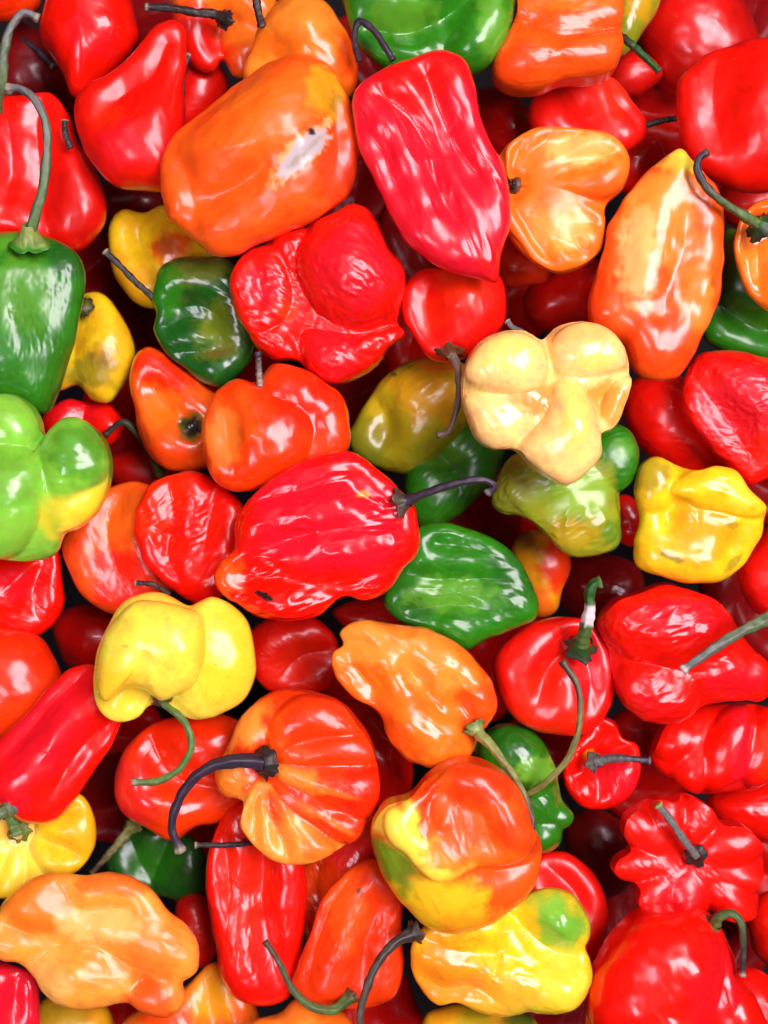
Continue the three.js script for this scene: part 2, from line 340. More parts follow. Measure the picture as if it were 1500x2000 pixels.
P({ label: 'tall crimson pepper with long lengthwise ridges, its tip pointing down, at the top centre', h: 5, col: ['mred', [800, 160, 90, 'red', 0.8], [880, 130, 60, 'red', 0.7], [965, 520, 40, 'red', 0.7]], wr: [66, 2.4, 26], lump: 3.5,
  o: '688,192 705,165 742,138 790,118 830,104 880,100 910,120 926,162 938,228 964,288 984,328 997,395 996,450 982,492 970,552 930,546 878,528 830,504 790,468 758,415 728,348 703,290 689,240', fine: 1.1,
  cr: [[13, 3.6, 8, 740, 190, 800, 235, 838, 300, 855, 370, 895, 440, 930, 500], [11, 2.8, 6, 830, 150, 860, 230, 900, 320, 940, 390, 965, 450], [10, 2, 5, 700, 240, 745, 300, 775, 370, 820, 440], [8, 1.2, 3, 880, 260, 920, 330, 955, 380]],
  b: [[905, 380, 40, 8], [790, 190, 45, 6], [930, 450, 40, 6]] });
P({ label: 'pale apricot pepper with four puffed lobes folded like a flower, right of the centre', h: 15, rough: 0.36, lump: 2.5, wr: [80, 0.5, 40],
  o: '900,762 905,720 930,675 975,653 1022,650 1052,668 1085,642 1130,633 1180,650 1215,690 1226,742 1214,800 1195,838 1166,852 1166,890 1140,922 1098,948 1070,935 1030,905 1003,880 962,880 930,858 910,815',
  
  
  
  stem: { p: '1045,665,10 1022,650,18 1002,640,12 990,627,6', r: [6, 5], c: ['stemGr', 'stemGr', 'stemT'] }, t: 0.5, col: ['pale', [1050, 780, 60, 'orange', 0.75, 40], [1175, 790, 46, 'lorange', 0.9, 50]], soft: 11, rough2: 0.31, coat: 0.9, wr: [80, 0.8, 40], b: [[1168, 786, 26, -20], [1070, 752, 24, -24]], lobes: [{ o: '903,728 930,680 980,655 1030,664 1056,690 1063,735 1044,764 990,774 938,766 908,750', up: 54, t: 0.64, col: ['pale', [985, 700, 70, 'pyellow', 0.4, 40]] }, { o: '1068,702 1084,656 1130,636 1180,652 1212,690 1214,722 1168,738 1122,746 1084,736', up: 48, t: 0.66, col: ['pale', [1130, 660, 60, 'lorange', 0.35, 30], [1150, 710, 50, 'pyellow', 0.4, 24]] }, { o: '1070,785 1082,752 1110,744 1136,768 1156,812 1166,850 1165,890 1140,922 1100,948 1064,934 1030,904 1008,882 1030,850 1054,818', up: 50, t: 0.66, b: [[1115, 830, 40, 12]], col: ['pale', [1112, 820, 34, 'pyellow', 0.45, 90]] }, { o: '904,778 945,764 1000,778 1026,815 1010,870 964,881 930,857 911,816', up: 26, t: 0.76 }, { o: '1178,766 1208,738 1226,742 1215,800 1195,838 1166,852 1148,846 1166,806', up: 34, t: 0.8 }] });
P({ label: 'bright yellow pepper with one lobe folded over another and an olive stem hanging down', h: 0, col: ['pyellow', [450, 1290, 70, 'yellow', 0.7, 110], [230, 1340, 60, 'yellow', 0.6], [256, 1256, 8, 'brown', 0.35, 4]], lump: 2.5, wr: [60, 0.5, 40], rough: 0.3,
  o: '182,1330 190,1272 214,1216 248,1172 290,1156 335,1166 372,1182 392,1172 415,1164 450,1180 482,1215 498,1268 500,1310 482,1360 442,1390 392,1406 345,1392 318,1376 292,1378 268,1402 230,1411 196,1392',
  cr: [[12, 5, 9, 312, 1380, 330, 1366, 365, 1345], [10, 3, 7, 205, 1350, 235, 1315, 255, 1300], [10, 3, 6, 268, 1372, 280, 1350, 285, 1330]],
  lobes: [{ o: '188,1325 196,1270 222,1214 262,1175 310,1172 360,1186 392,1200 405,1245 400,1295 380,1335 345,1358 315,1370 280,1345 240,1345 205,1368', hard: true, up: 46, t: 0.7, b: [[375, 1260, 30, 6]] }, { o: '282,1385 330,1378 352,1398 330,1407 300,1406', up: -20, t: 0.9 }],
  stem: { p: '316,1372,22 332,1384,38 362,1412,52 374,1455,56 352,1500,54 310,1524,52 258,1528,52', r: [7, 6.5], c: ['stemG', 'stemG', 'stemT'], cap: [23, 9, 'dark', 'brown'], dir: [0.3, 0.8, 0.6] }, t: 0.55 });
P({ label: 'orange and yellow pepper with a green flank and a crumpled red orange fold on top', h: 10, col: ['dorange', [850, 1745, 130, 'yellow', 0.9, 70, 15], [900, 1790, 60, 'orange', 0.5, 30], [750, 1650, 50, 'yellow', 0.9], [760, 1660, 60, 'green', 0.85, 90, -20], [1020, 1640, 60, 'dorange', 0.8, 150], [880, 1790, 120, 'gold', 0.4, 50]], lump: 3, wr: [70, 1.2, 30],
  o: '728,1605 752,1562 800,1545 838,1508 885,1480 940,1484 992,1512 1022,1555 1034,1600 1056,1645 1055,1692 1030,1750 980,1790 910,1820 850,1814 800,1780 765,1740 740,1692 726,1645', cr: [[10, 3, 8, 1035, 1612, 1000, 1650, 960, 1680]], t: 0.55, b: [[790, 1690, 44, -10]], lobes: [{ o: '748,1600 752,1570 792,1550 830,1535 847,1512 876,1488 935,1484 985,1522 1028,1574 1040,1622 1018,1658 968,1674 914,1680 886,1697 850,1703 820,1686 790,1652 762,1630', c: [890, 1600], soft: 12, up: 62, t: 0.72, col: ['dorange', [768, 1590, 60, 'pyellow', 1, 48], [812, 1640, 66, 'pyellow', 1, 48, 40], [868, 1676, 62, 'pyellow', 1, 42], [930, 1510, 80, 'ored', 0.9, 50], [835, 1560, 20, 'ored', 0.9, 60, 8], [888, 1590, 20, 'ored', 0.7, 50], [880, 1650, 60, 'orange', 0.8, 36], [950, 1650, 60, 'orange', 0.5, 30], [1000, 1600, 50, 'ored', 0.6]], cr: [[17, 9, 22, 842, 1535, 836, 1585, 830, 1640], [14, 6, 13, 890, 1560, 893, 1620, 905, 1670], [12, 3, 6, 935, 1570, 955, 1630, 970, 1665]], b: [[862, 1590, 18, 14], [985, 1590, 45, 8]] }] });
P({ label: 'light green three-lobed pepper with a yellow edge, cut by the left edge of the picture', h: -20, col: ['lgreen', [185, 985, 55, 'pyellow', 0.95, 75, 20], [150, 880, 75, 'green', 0.6], [120, 1010, 50, 'yellow', 0.5], [20, 960, 60, 'green', 0.35]], lump: 3, rough: 0.27,
  o: '-70,800 -20,772 30,770 62,790 82,822 92,850 125,822 158,818 192,842 218,888 216,945 192,1000 152,1032 126,1042 108,1080 60,1096 0,1090 -70,1080', t: 0.5, lobes: [{ o: '-70,800 -20,773 30,771 62,791 86,832 78,868 20,884 -60,880', up: 22, t: 0.75 }, { o: '-70,925 -20,884 40,872 88,892 106,930 98,985 80,1044 40,1085 -40,1085', up: 36, t: 0.72, col: ['lgreen', [30, 940, 70, 'green', 0.3], [60, 1040, 50, 'lgreen', 0.5]] }, { o: '94,862 125,823 158,819 192,843 218,888 212,935 172,965 125,982 100,945', up: 30, t: 0.78, col: ['lgreen', [170, 880, 70, 'green', 0.65, 60], [120, 960, 30, 'lgreen', 0.8]] }, { o: '104,1036 108,990 150,962 200,930 218,920 214,950 190,1001 152,1032 124,1043', up: 12, t: 0.8, col: ['pyellow', [112, 1010, 30, 'lgreen', 0.8], [180, 980, 60, 'yellow', 0.8]] }] });
P({ label: 'red orange pleated pepper with a black calyx and long purple curved stem, lower left', h: -50, lump: 3, wr: [40, 1, 30],
  o: '420,1505 440,1465 472,1398 512,1362 560,1345 622,1352 670,1372 705,1415 732,1462 742,1530 728,1600 690,1640 640,1660 590,1676 540,1670 500,1642 472,1605 478,1560 440,1555', c: [575, 1505], b: [[525, 1490, 38, -26]],
  stem: { p: '515,1490,62 470,1486,84 420,1494,92 378,1520,95 348,1565,92 336,1615,88 354,1664,82', r: [17, 7], c: ['stemP', 'stemP', 'stemT'], cap: [36, 14, 'dark', 'dark'], dir: [-0.6, 0, 0.8] }, col: ['ored', [470, 1400, 60, 'lorange', 0.9], [440, 1520, 60, 'lorange', 0.8]], t: 0.4, lobes: [{ o: '540,1452 605,1430 670,1418 722,1436 740,1480 690,1496 610,1494 545,1486', up: 26, t: 0.8, col: ['ored', [560, 1470, 60, 'dorange', 0.7, 40]] }, { o: '538,1486 610,1480 690,1482 743,1500 740,1560 716,1592 650,1566 590,1540 545,1512', up: 32, t: 0.78, col: ['ored', [720, 1530, 60, 'red', 0.6, 70], [580, 1510, 60, 'lorange', 0.8, 40, 15], [650, 1530, 60, 'lorange', 0.35, 8, 14]] }, { o: '542,1516 590,1538 650,1566 718,1592 690,1638 648,1628 590,1584 548,1545', up: 30, t: 0.8, col: ['ored', [580, 1550, 60, 'lorange', 0.8, 30, 35], [650, 1590, 60, 'lorange', 0.4, 8, 32]] }, { o: '512,1520 545,1536 590,1580 640,1622 658,1648 622,1672 572,1676 530,1666 495,1636 473,1602 480,1560', up: 40, t: 0.78, ribs: [520, 1490, 12, 6, 10, 74, 96], col: ['lorange', [630, 1640, 40, 'dorange', 0.6]] }, { o: '528,1478 522,1425 545,1378 590,1351 642,1360 690,1390 712,1428 650,1440 585,1452 548,1472', up: 26, t: 0.75, col: ['ored', [540, 1430, 30, 'dorange', 0.7, 60]] }, { o: '508,1478 478,1445 484,1400 512,1365 548,1356 532,1400 522,1445', up: 2, t: 0.8, col: ['lorange', [520, 1370, 40, 'gold', 0.6]] }, { o: '424,1510 450,1480 500,1484 514,1512 500,1542 468,1556 435,1550', up: 0, t: 0.8, col: ['orange'] }], soft: 9 });
P({ label: 'large orange pepper with a greyish white scar and a small hole on its right side', h: -40, col: ['dorange', [520, 250, 160, 'orange', 0.6, 90, -30], [660, 330, 48, 'ored', 0.85, 110], [640, 190, 42, 'gold', 0.7, 60], [658, 210, 16, 'dolive', 0.6, 28], [410, 300, 90, 'dorange', 0.5], [590, 322, 84, 'pale', 0.6, 26, -47], [598, 318, 68, 'scar', 1, 19, -48, 1], [585, 335, 30, 'stemT', 0.7, 8, -47], [618, 300, 30, 'stemT', 0.5, 5, -50], [612, 279, 9, 'dark', 1], [640, 255, 16, 'pale', 0.6, 9, -60], [690, 345, 22, 'wine', 0.5, 50]], lump: 4, wr: [-30, 2, 38], rough: 0.33,
  o: '312,345 317,305 338,270 375,233 420,198 470,160 530,126 580,112 625,118 660,150 686,202 700,260 703,312 690,362 660,400 612,430 556,456 502,480 452,500 412,496 376,472 352,447 326,430 320,400', fine: 1.1,
  b: [[612, 278, 12, -6], [603, 322, 40, -4], [345, 400, 40, 6]], cr: [[14, 2.5, 5, 330, 300, 400, 225, 520, 150], [12, 2, 5, 360, 330, 385, 400, 380, 460], [12, 1.6, 5, 650, 160, 655, 240, 660, 320, 640, 390], [10, 1, 3, 420, 400, 480, 370, 540, 330]] });
P({ label: 'orange pepper with a curled blunt end and green stem, beneath the ribbed deep green one', h: -55, col: ['orange', [700, 1250, 60, 'lorange', 0.8], [935, 1380, 50, 'ored', 0.7, 80], [760, 1420, 100, 'dorange', 0.8, 40, 40], [830, 1290, 110, 'lorange', 0.7, 60, 25]], lump: 5, wr: [35, 2.2, 30], rough: 0.33,
  o: '648,1295 650,1272 668,1258 664,1236 690,1214 740,1212 792,1220 850,1235 902,1262 940,1300 962,1332 968,1380 955,1410 934,1442 922,1470 882,1495 840,1501 792,1477 755,1432 738,1392 690,1362 660,1330', c: [830, 1350],
  cr: [[13, 4, 9, 655, 1292, 690, 1300, 720, 1330, 745, 1390], [10, 2, 6, 800, 1300, 830, 1350, 870, 1390], [9, 2, 6, 668, 1256, 700, 1250, 740, 1262], [10, 2, 5, 930, 1425, 900, 1380, 890, 1330]], b: [[730, 1345, 30, -10], [800, 1400, 40, 8]],
  stem: { p: '928,1424,40 955,1452,64 985,1490,84 1012,1530,100 1032,1575,112 1040,1615,118 1016,1662,114', r: [13, 5], c: ['stemY', 'stemB', 'stemGr'], cap: [26, 12, 'stemY', 'stemG'], dir: [0.45, 0.65, 0.5] } });
P({ label: 'big light orange pepper with a crooked lumpy body in the lower left corner', h: -30, col: ['lorange', [70, 1760, 70, 'orange', 0.8], [260, 1720, 130, 'dorange', 0.6, 24], [300, 1950, 60, 'ored', 0.75], [300, 1860, 80, 'dorange', 0.4], [200, 1800, 90, 'pale', 0.5, 40], [110, 1900, 60, 'pale', 0.3]], lump: 4.5, wr: [10, 1.8, 34], rough: 0.33,
  o: '-30,1830 -10,1790 22,1745 80,1712 150,1708 222,1705 290,1730 330,1778 366,1810 388,1858 386,1893 358,1915 362,1950 332,1986 290,1980 250,1955 192,1966 130,1962 90,1940 66,1902 40,1880 0,1868', c: [190, 1835],
  cr: [[14, 4, 8, 60, 1880, 120, 1840, 200, 1845, 260, 1880, 340, 1900], [12, 2.6, 6, 120, 1725, 160, 1770, 240, 1770, 320, 1790], [11, 2, 5, 20, 1800, 80, 1820, 130, 1810], [9, 2, 6, 250, 1955, 270, 1915, 320, 1900]], b: [[165, 1865, 36, 12], [310, 1960, 30, 8]] });
P({ label: 'yellow pepper with one green lobe on its right shoulder, at the bottom of the picture', h: -45, col: ['yellow', [1088, 1798, 74, 'lgreen', 1, 54, 48], [1110, 1790, 40, 'green', 0.3], [860, 1900, 90, 'orange', 0.75, 110, 20], [960, 1940, 120, 'lorange', 0.6, 60], [1100, 1900, 60, 'pyellow', 0.6], [1030, 1960, 60, 'lgreen', 0.25, 20]], lump: 3.5, wr: [15, 1, 40],
  o: '803,1885 806,1840 838,1802 900,1785 965,1776 1008,1764 1040,1741 1074,1732 1115,1744 1146,1785 1153,1824 1144,1850 1152,1878 1156,1920 1132,1960 1082,1979 1032,1972 1000,1982 950,1981 892,1957 850,1960 818,1925', cr: [[13, 10, 18, 985, 1772, 1020, 1806, 1060, 1842, 1100, 1862, 1160, 1852], [14, 4, 9, 815, 1900, 870, 1925, 920, 1920, 990, 1960], [12, 2.4, 6, 830, 1830, 900, 1850, 1000, 1860, 1060, 1900]], b: [[1100, 1912, 40, 8], [1088, 1798, 44, 14], [870, 1840, 40, 5]],
  
  stem: { p: '808,1822,20 770,1842,40 738,1880,56 716,1930,64 703,1990,66 718,2040,64', r: [13, 6], c: ['stemK', 'stemB'], cap: [26, 10, 'dark', 'stemB'], dir: [-0.7, 0.2, 0.5] }, c: [960, 1900] });
P({ label: 'tall orange pepper pointing up to a pale yellow tip, on the right', h: -45, col: ['dorange', [1325, 315, 50, 'pyellow', 1, 40], [1280, 420, 80, 'lorange', 0.9, 110], [1240, 510, 44, 'pale', 0.6, 110], [1350, 600, 44, 'lorange', 0.6, 90], [1290, 680, 110, 'ored', 0.6, 80], [1160, 610, 30, 'ored', 0.7, 90], [1330, 500, 60, 'orange', 0.7, 90]], lump: 4, wr: [100, 1.6, 34], rough: 0.3,
  o: '1330,292 1348,312 1375,338 1402,372 1413,425 1410,500 1405,568 1390,622 1370,660 1352,700 1330,732 1290,746 1250,738 1224,708 1212,672 1180,650 1150,640 1148,590 1160,540 1176,490 1188,440 1212,400 1240,362 1268,330 1308,302', c: [1285, 530],
  b: [[1255, 540, 40, 9], [1380, 560, 40, 8], [1290, 650, 40, 6]], cr: [[24, 3, 7, 1335, 420, 1325, 500, 1290, 590, 1300, 700], [15, 2, 4, 1240, 390, 1215, 480, 1200, 600]] });
P({ label: 'light orange two-lobed pepper shaped like a pumpkin, touching the tall crimson one', h: -70, col: ['orange', [1130, 300, 90, 'lorange', 0.9, 40], [1130, 300, 70, 'pale', 0.5, 34], [1020, 320, 50, 'orange', 0.8, 60], [1170, 380, 50, 'dorange', 0.7, 30], [1010, 450, 50, 'orange', 0.8, 60], [1100, 450, 60, 'lorange', 0.9, 60], [1110, 450, 40, 'pale', 0.4, 50]], lump: 3, wr: [-20, 1, 30],
  o: '962,330 985,290 1012,270 1060,252 1120,254 1180,265 1215,292 1226,325 1214,370 1185,402 1180,440 1170,490 1136,522 1090,535 1050,520 1018,490 985,450 960,400', c: [1080, 385], b: [[1005, 365, 26, -22]],
  stem: { p: '1000,362,10 985,362,14', r: [12, 10], c: ['dark', 'dark', 'dark'], cap: [20, 6, 'dark', 'brown'], dir: [-0.6, 0, 0.8] }, t: 0.25, lobes: [{ o: '985,300 1010,272 1060,253 1120,255 1180,265 1215,292 1225,326 1213,368 1182,394 1130,388 1080,374 1035,366 998,358', up: 20, t: 0.8, soft: 6, ribs: [990, 366, 13, 9, 13, -72, -52, -34, -16] }, { o: '995,372 1040,378 1095,388 1150,402 1177,425 1172,472 1158,506 1120,529 1085,534 1045,518 1015,480 982,445 972,405', up: 14, t: 0.8, soft: 6, ribs: [990, 366, 13, 9, 13, 24, 42, 62] }] });
P({ label: 'glossy red orange pepper left of centre, with a notch under the crinkled red one', h: -75, col: ['ored', [460, 830, 70, 'dorange', 0.7, 80], [600, 790, 70, 'red', 0.6, 70], [440, 860, 40, 'lorange', 0.4, 70]], lump: 4, wr: [80, 1.4, 34], rough: 0.26,
  o: '398,860 405,810 425,770 462,742 500,748 538,712 590,720 632,745 666,775 684,820 682,870 655,910 600,940 540,945 480,962 430,950 408,910', b: [[550, 770, 40, 8], [540, 860, 40, 7]],
  stem: { p: '508,756,44 506,725,34 504,690,18', r: [7, 6], c: ['stemT', 'stemP', 'stemP'] }, t: 0.5, lobes: [{ o: '400,860 406,810 426,772 462,744 500,752 535,778 588,796 614,838 604,890 572,930 520,946 480,961 430,950 409,910', up: 34, t: 0.74, cr: [[13, 2, 5, 440, 770, 452, 850, 470, 940]] }, { o: '508,768 540,714 590,721 630,747 646,800 610,822 555,796', up: 22, t: 0.8 }, { o: '618,762 650,765 683,818 681,870 654,909 610,928 596,900 612,850', up: 18, t: 0.8 }] });
P({ label: 'green pepper at the left edge with a long hooked stem and pale calyx', h: -60, col: ['green', [150, 500, 60, 'dgreen', 0.8, 60], [60, 580, 60, 'lgreen', 0.25, 90], [40, 480, 60, 'lgreen', 0.3, 30]], lump: 3, wr: [95, 0.3, 60], rough: 0.32,
  o: '-70,500 -40,468 0,458 60,455 112,470 155,500 168,545 160,600 146,660 130,720 112,775 92,808 50,800 0,790 -60,780', c: [40, 620], b: [[60, 475, 40, -14], [85, 530, 30, 6]],
  stem: { p: '58,470,60 66,430,82 82,375,96 91,305,104 90,245,108 70,198,108 38,172,104 12,174,98', r: [13, 7], c: ['stemG', 'stemGr', 'stemT'], cap: [46, 34, 'stemY', 'green'], dir: [0.1, -0.8, 0.6] }, cr: [[24, 3, 5, 100, 500, 112, 590, 95, 700]] });
P({ label: 'yellow squarish pepper with a dented face and dark marks near the right edge', h: -70, col: ['yellow', [1360, 1040, 80, 'orange', 0.4], [1360, 1040, 70, 'gold', 0.6], [1270, 930, 36, 'dolive', 0.5], [1300, 1085, 34, 'dolive', 0.75, 9, 25], [1425, 1100, 26, 'dolive', 0.6, 10, -40], [1420, 1025, 18, 'dolive', 0.5, 10], [1440, 940, 40, 'pyellow', 0.6], [1390, 1010, 40, 'dolive', 0.25, 6]], lump: 3, wr: [20, 1.2, 28],
  o: '1238,955 1248,908 1280,892 1312,906 1350,920 1398,912 1432,922 1456,956 1486,990 1489,1040 1466,1080 1442,1110 1400,1138 1350,1140 1292,1126 1246,1106 1238,1062 1250,1020 1242,985', cr: [[14, 4, 9, 1310, 905, 1312, 950, 1300, 1000, 1310, 1060], [10, 2, 5, 1310, 965, 1380, 970, 1450, 985], [9, 1.8, 4, 1440, 1110, 1420, 1070, 1440, 1030]], b: [[1360, 1045, 50, -16], [1330, 990, 26, 7]], lobes: [{ o: '1239,955 1250,906 1280,893 1311,907 1322,950 1295,992 1252,996', up: 16, t: 0.6, col: ['yellow', [1265, 925, 40, 'dolive', 0.6, 50]] }, { o: '1300,960 1330,925 1398,913 1432,923 1456,957 1486,992 1470,1010 1400,1000 1340,985', up: 34, t: 0.6, col: ['yellow', [1440, 960, 40, 'pyellow', 0.6]] }] });
P({ label: 'crinkled matt red pepper with three wrinkled lobes under the big orange pepper', h: -105, col: ['red', [690, 540, 90, 'mred', 0.7], [520, 570, 50, 'mred', 0.7], [565, 615, 24, 'ored', 0.7], [650, 690, 60, 'mred', 0.5]], lump: 4, wr: [30, 3.2, 34], fineWr: [1.5, 15], rough2: 0.42, fine: 1.25, rough: 0.34,
  o: '453,572 462,522 490,490 522,480 536,460 572,462 612,445 652,424 692,410 726,425 745,455 755,490 786,520 792,562 780,602 776,632 790,652 760,682 735,712 690,745 640,750 606,730 580,705 530,700 500,680 480,640 458,612', soft: 9, t: 0.3, lobes: [{ o: '456,575 464,524 495,491 530,486 556,505 572,560 572,606 545,640 508,662 478,640', up: 30, t: 0.72, cr: [[14, 3, 7, 500, 520, 515, 570, 510, 640]] }, { o: '585,500 612,456 652,430 692,412 726,427 755,490 782,524 788,570 766,616 722,640 664,636 622,610 592,560', up: 46, t: 0.74, b: [[690, 560, 50, 8]] }, { o: '530,490 545,463 596,452 612,478 590,530 572,560 552,525', up: 26, t: 0.8 }, { o: '594,652 640,650 700,660 768,642 788,652 736,712 690,744 640,749 608,729 590,692', up: 26, t: 0.8 }, { o: '484,652 540,632 572,652 584,702 534,699 500,681', up: 16, t: 0.8 }] });
P({ label: 'small round red pepper with a thin bent stem, above the olive yellow one', h: -120, col: ['red', [900, 560, 60, 'ored', 0.5], [840, 620, 40, 'ored', 0.35]], lump: 3, wr: [80, 0.9, 36], rough: 0.27, o: '784,585 792,560 815,530 850,522 920,530 972,540 988,590 982,632 960,662 930,690 882,706 840,700 812,665 790,625', cr: [[14, 4, 9, 850, 530, 832, 590, 845, 660, 870, 695]], b: [[910, 580, 45, 12]],
  stem: { p: '880,692,44 892,710,70 896,760,92 888,812,104 872,846,104 853,850,100', r: [10, 5], c: ['stemT', 'stemB', 'stemB'], cap: [32, 8, 'brown', 'brown'], dir: [0, 0.9, 0.4] } });
P({ label: 'deep green ribbed pepper between the central red pepper and the orange one', h: -95, col: ['green', [800, 1180, 60, 'dgreen', 0.6, 60], [1010, 1120, 70, 'dgreen', 0.6, 60], [880, 1160, 100, 'lgreen', 0.35, 40]], lump: 3.5, wr: [12, 2.2, 24], rough: 0.3, o: '752,1178 768,1122 795,1075 815,1030 870,1021 925,1035 975,1060 1012,1090 1036,1132 1051,1180 1045,1210 1000,1230 950,1250 910,1271 868,1252 818,1228 776,1212',
  cr: [[12, 3, 7, 780, 1120, 870, 1130, 960, 1130, 1040, 1150], [12, 3, 7, 800, 1190, 880, 1180, 970, 1195], [10, 2, 6, 850, 1060, 920, 1070, 990, 1095]], b: [[960, 1080, 40, 6]] });
P({ label: 'olive green wrinkled pepper with a rounded right lobe, beneath the pale apricot one', h: -105, col: ['olive', [1200, 880, 55, 'green', 0.75, 60], [1120, 960, 80, 'lgreen', 0.5, 60], [990, 950, 40, 'dolive', 0.7, 60], [1110, 1040, 60, 'gold', 0.35, 30], [1190, 1040, 30, 'green', 0.6]], lump: 3.5, wr: [-25, 3.4, 24], rough: 0.32,
  o: '962,985 972,935 1000,892 1060,872 1130,868 1188,832 1226,840 1244,880 1236,930 1208,962 1208,1000 1210,1050 1190,1076 1150,1086 1100,1080 1072,1052 1030,1012 985,1005', c: [1105, 960], b: [[1205, 885, 30, 8], [1160, 1030, 36, 7]], t: 0.6, lobes: [{ o: '1140,870 1188,833 1226,841 1244,880 1237,930 1208,960 1172,950 1150,915', up: 18, t: 0.8, col: ['green', [1160, 930, 34, 'olive', 0.9], [1205, 880, 26, 'lgreen', 0.3], [1180, 945, 16, 'dolive', 0.9]] }, { o: '985,960 1020,905 1090,880 1150,905 1190,955 1206,1005 1209,1050 1190,1075 1150,1085 1100,1079 1060,1040', c: [1120, 990], up: 22, t: 0.7, cr: [[14, 4, 9, 1150, 900, 1130, 980, 1150, 1070], [12, 3, 7, 1020, 920, 1070, 980, 1100, 1070]], col: ['olive', [1130, 960, 80, 'green', 0.3, 60], [1110, 1050, 60, 'gold', 0.3, 26], [1190, 1040, 30, 'green', 0.6]] }] });
P({ label: 'dark green pepper turning brown on top, wrinkled in the middle, below the big orange pepper', h: -150, col: ['dgreen', [330, 570, 45, 'green', 0.85, 60], [440, 640, 60, 'olive', 0.45, 60], [400, 530, 75, 'dolive', 0.75, 40], [430, 690, 50, 'dolive', 0.6, 20, -15], [430, 692, 30, 'brown', 0.4, 8, -10]], lump: 3, wr: [20, 2, 26], rough: 0.27, o: '296,590 300,560 312,525 345,505 400,500 450,508 482,545 500,600 502,660 490,702 460,736 430,756 395,746 360,722 322,685 298,645 306,612', cr: [[11, 3, 7, 330, 640, 370, 620, 420, 640, 440, 670], [10, 2.4, 6, 350, 600, 400, 600, 450, 640], [9, 2, 5, 340, 690, 390, 690, 460, 680]],
  stem: { p: '300,582,10 262,548,30 230,515,42 204,490,46', r: [7, 6], c: ['stemK', 'stemK', 'stemT'] } });
P({ label: 'red pepper with wrinkled skin behind the left end of the central red pepper', h: -115, col: ['red', [300, 1000, 40, 'ored', 0.4, 70], [340, 940, 60, 'ored', 0.3]], lump: 5, wr: [-40, 2.4, 26], fineWr: [0.6, 13], o: '262,1020 268,985 292,950 340,924 390,920 440,955 480,990 480,1060 470,1120 440,1165 390,1182 340,1152 290,1110 266,1060', c: [365, 1050], cr: [[14, 4, 9, 330, 930, 340, 1000, 330, 1080, 380, 1170], [12, 3, 7, 420, 950, 410, 1020, 400, 1100], [10, 2, 6, 280, 1000, 320, 1040, 400, 1050]], b: [[300, 1040, 30, 8]] });
P({ label: 'smooth red orange pepper between the light green three-lobed pepper and the bright yellow one', h: -160, col: ['dorange', [250, 1130, 90, 'red', 0.9, 70, 30], [150, 1070, 30, 'ored', 0.6], [250, 1000, 60, 'orange', 0.5]], lump: 3, wr: [60, 1.1, 36], o: '124,1060 150,1000 200,958 260,942 302,952 330,1000 335,1160 270,1195 218,1198 165,1165 135,1110', cr: [[14, 3, 8, 250, 950, 215, 1030, 240, 1120, 280, 1180]], stem: { p: '330,1160,60 300,1142,86 264,1138,84', r: [7, 5], c: ['stemB', 'stemK'] } });
P({ label: 'long shiny red pepper lying diagonally by the left edge below the yellow folded one', h: -75, col: ['red', [90, 1420, 90, 'mred', 0.7, 130, 35], [30, 1550, 50, 'mred', 0.5]], lump: 3, wr: [-52, 1.6, 36], rough: 0.27, o: '-40,1490 10,1435 60,1385 110,1328 145,1302 180,1296 215,1325 242,1385 232,1428 190,1500 150,1560 110,1600 60,1606 20,1585 -30,1545', cr: [[14, 3.4, 7, 175, 1305, 110, 1370, 50, 1440, -20, 1510], [12, 3, 6, 225, 1400, 160, 1460, 100, 1560]], b: [[120, 1420, 50, 6]],
  stem: { p: '18,1578,30 2,1588,50 -30,1612,60', r: [16, 8], c: ['stemG', 'stemGr'], cap: [26, 10, 'stemG', 'stemGr'], dir: [-0.6, 0.6, 0.4] } });
P({ label: 'yellow ribbed pepper with a sunken green stalk scar, cut by the left edge', h: -115, col: ['yellow', [30, 1690, 90, 'pyellow', 0.7, 50], [160, 1620, 40, 'gold', 0.7, 80], [36, 1622, 50, 'pale', 0.5]], lump: 2.5, wr: [90, 0.6, 40], o: '-70,1620 -30,1580 40,1560 110,1545 160,1552 184,1600 184,1650 160,1695 110,1722 40,1752 -40,1748 -75,1690', c: [60, 1650], ribs: [36, 1622, 11, 4, 8, 20, 55, 85, 115, 150, -20], b: [[36, 1620, 34, -24]], stem: { p: '34,1624,28 20,1596,46 0,1580,56', r: [16, 9], c: ['stemG', 'stemG', 'stemGr'], cap: [30, 8, 'stemG', 'dolive'], dir: [-0.1, 0.2, 1] } });
P({ label: 'smooth red pepper left of the ribbed red orange one, under the hanging olive stem', h: -150, col: ['ored', [260, 1540, 60, 'mred', 0.5, 90], [350, 1450, 90, 'red', 0.5]], lump: 4, wr: [-30, 1.6, 36], o: '224,1535 238,1475 270,1432 330,1402 400,1395 465,1405 490,1470 480,1560 445,1600 385,1612 340,1638 282,1612 242,1585', cr: [[13, 3, 7, 300, 1440, 330, 1500, 400, 1530, 470, 1530]], b: [[290, 1570, 40, 6], [370, 1580, 40, 5]] });
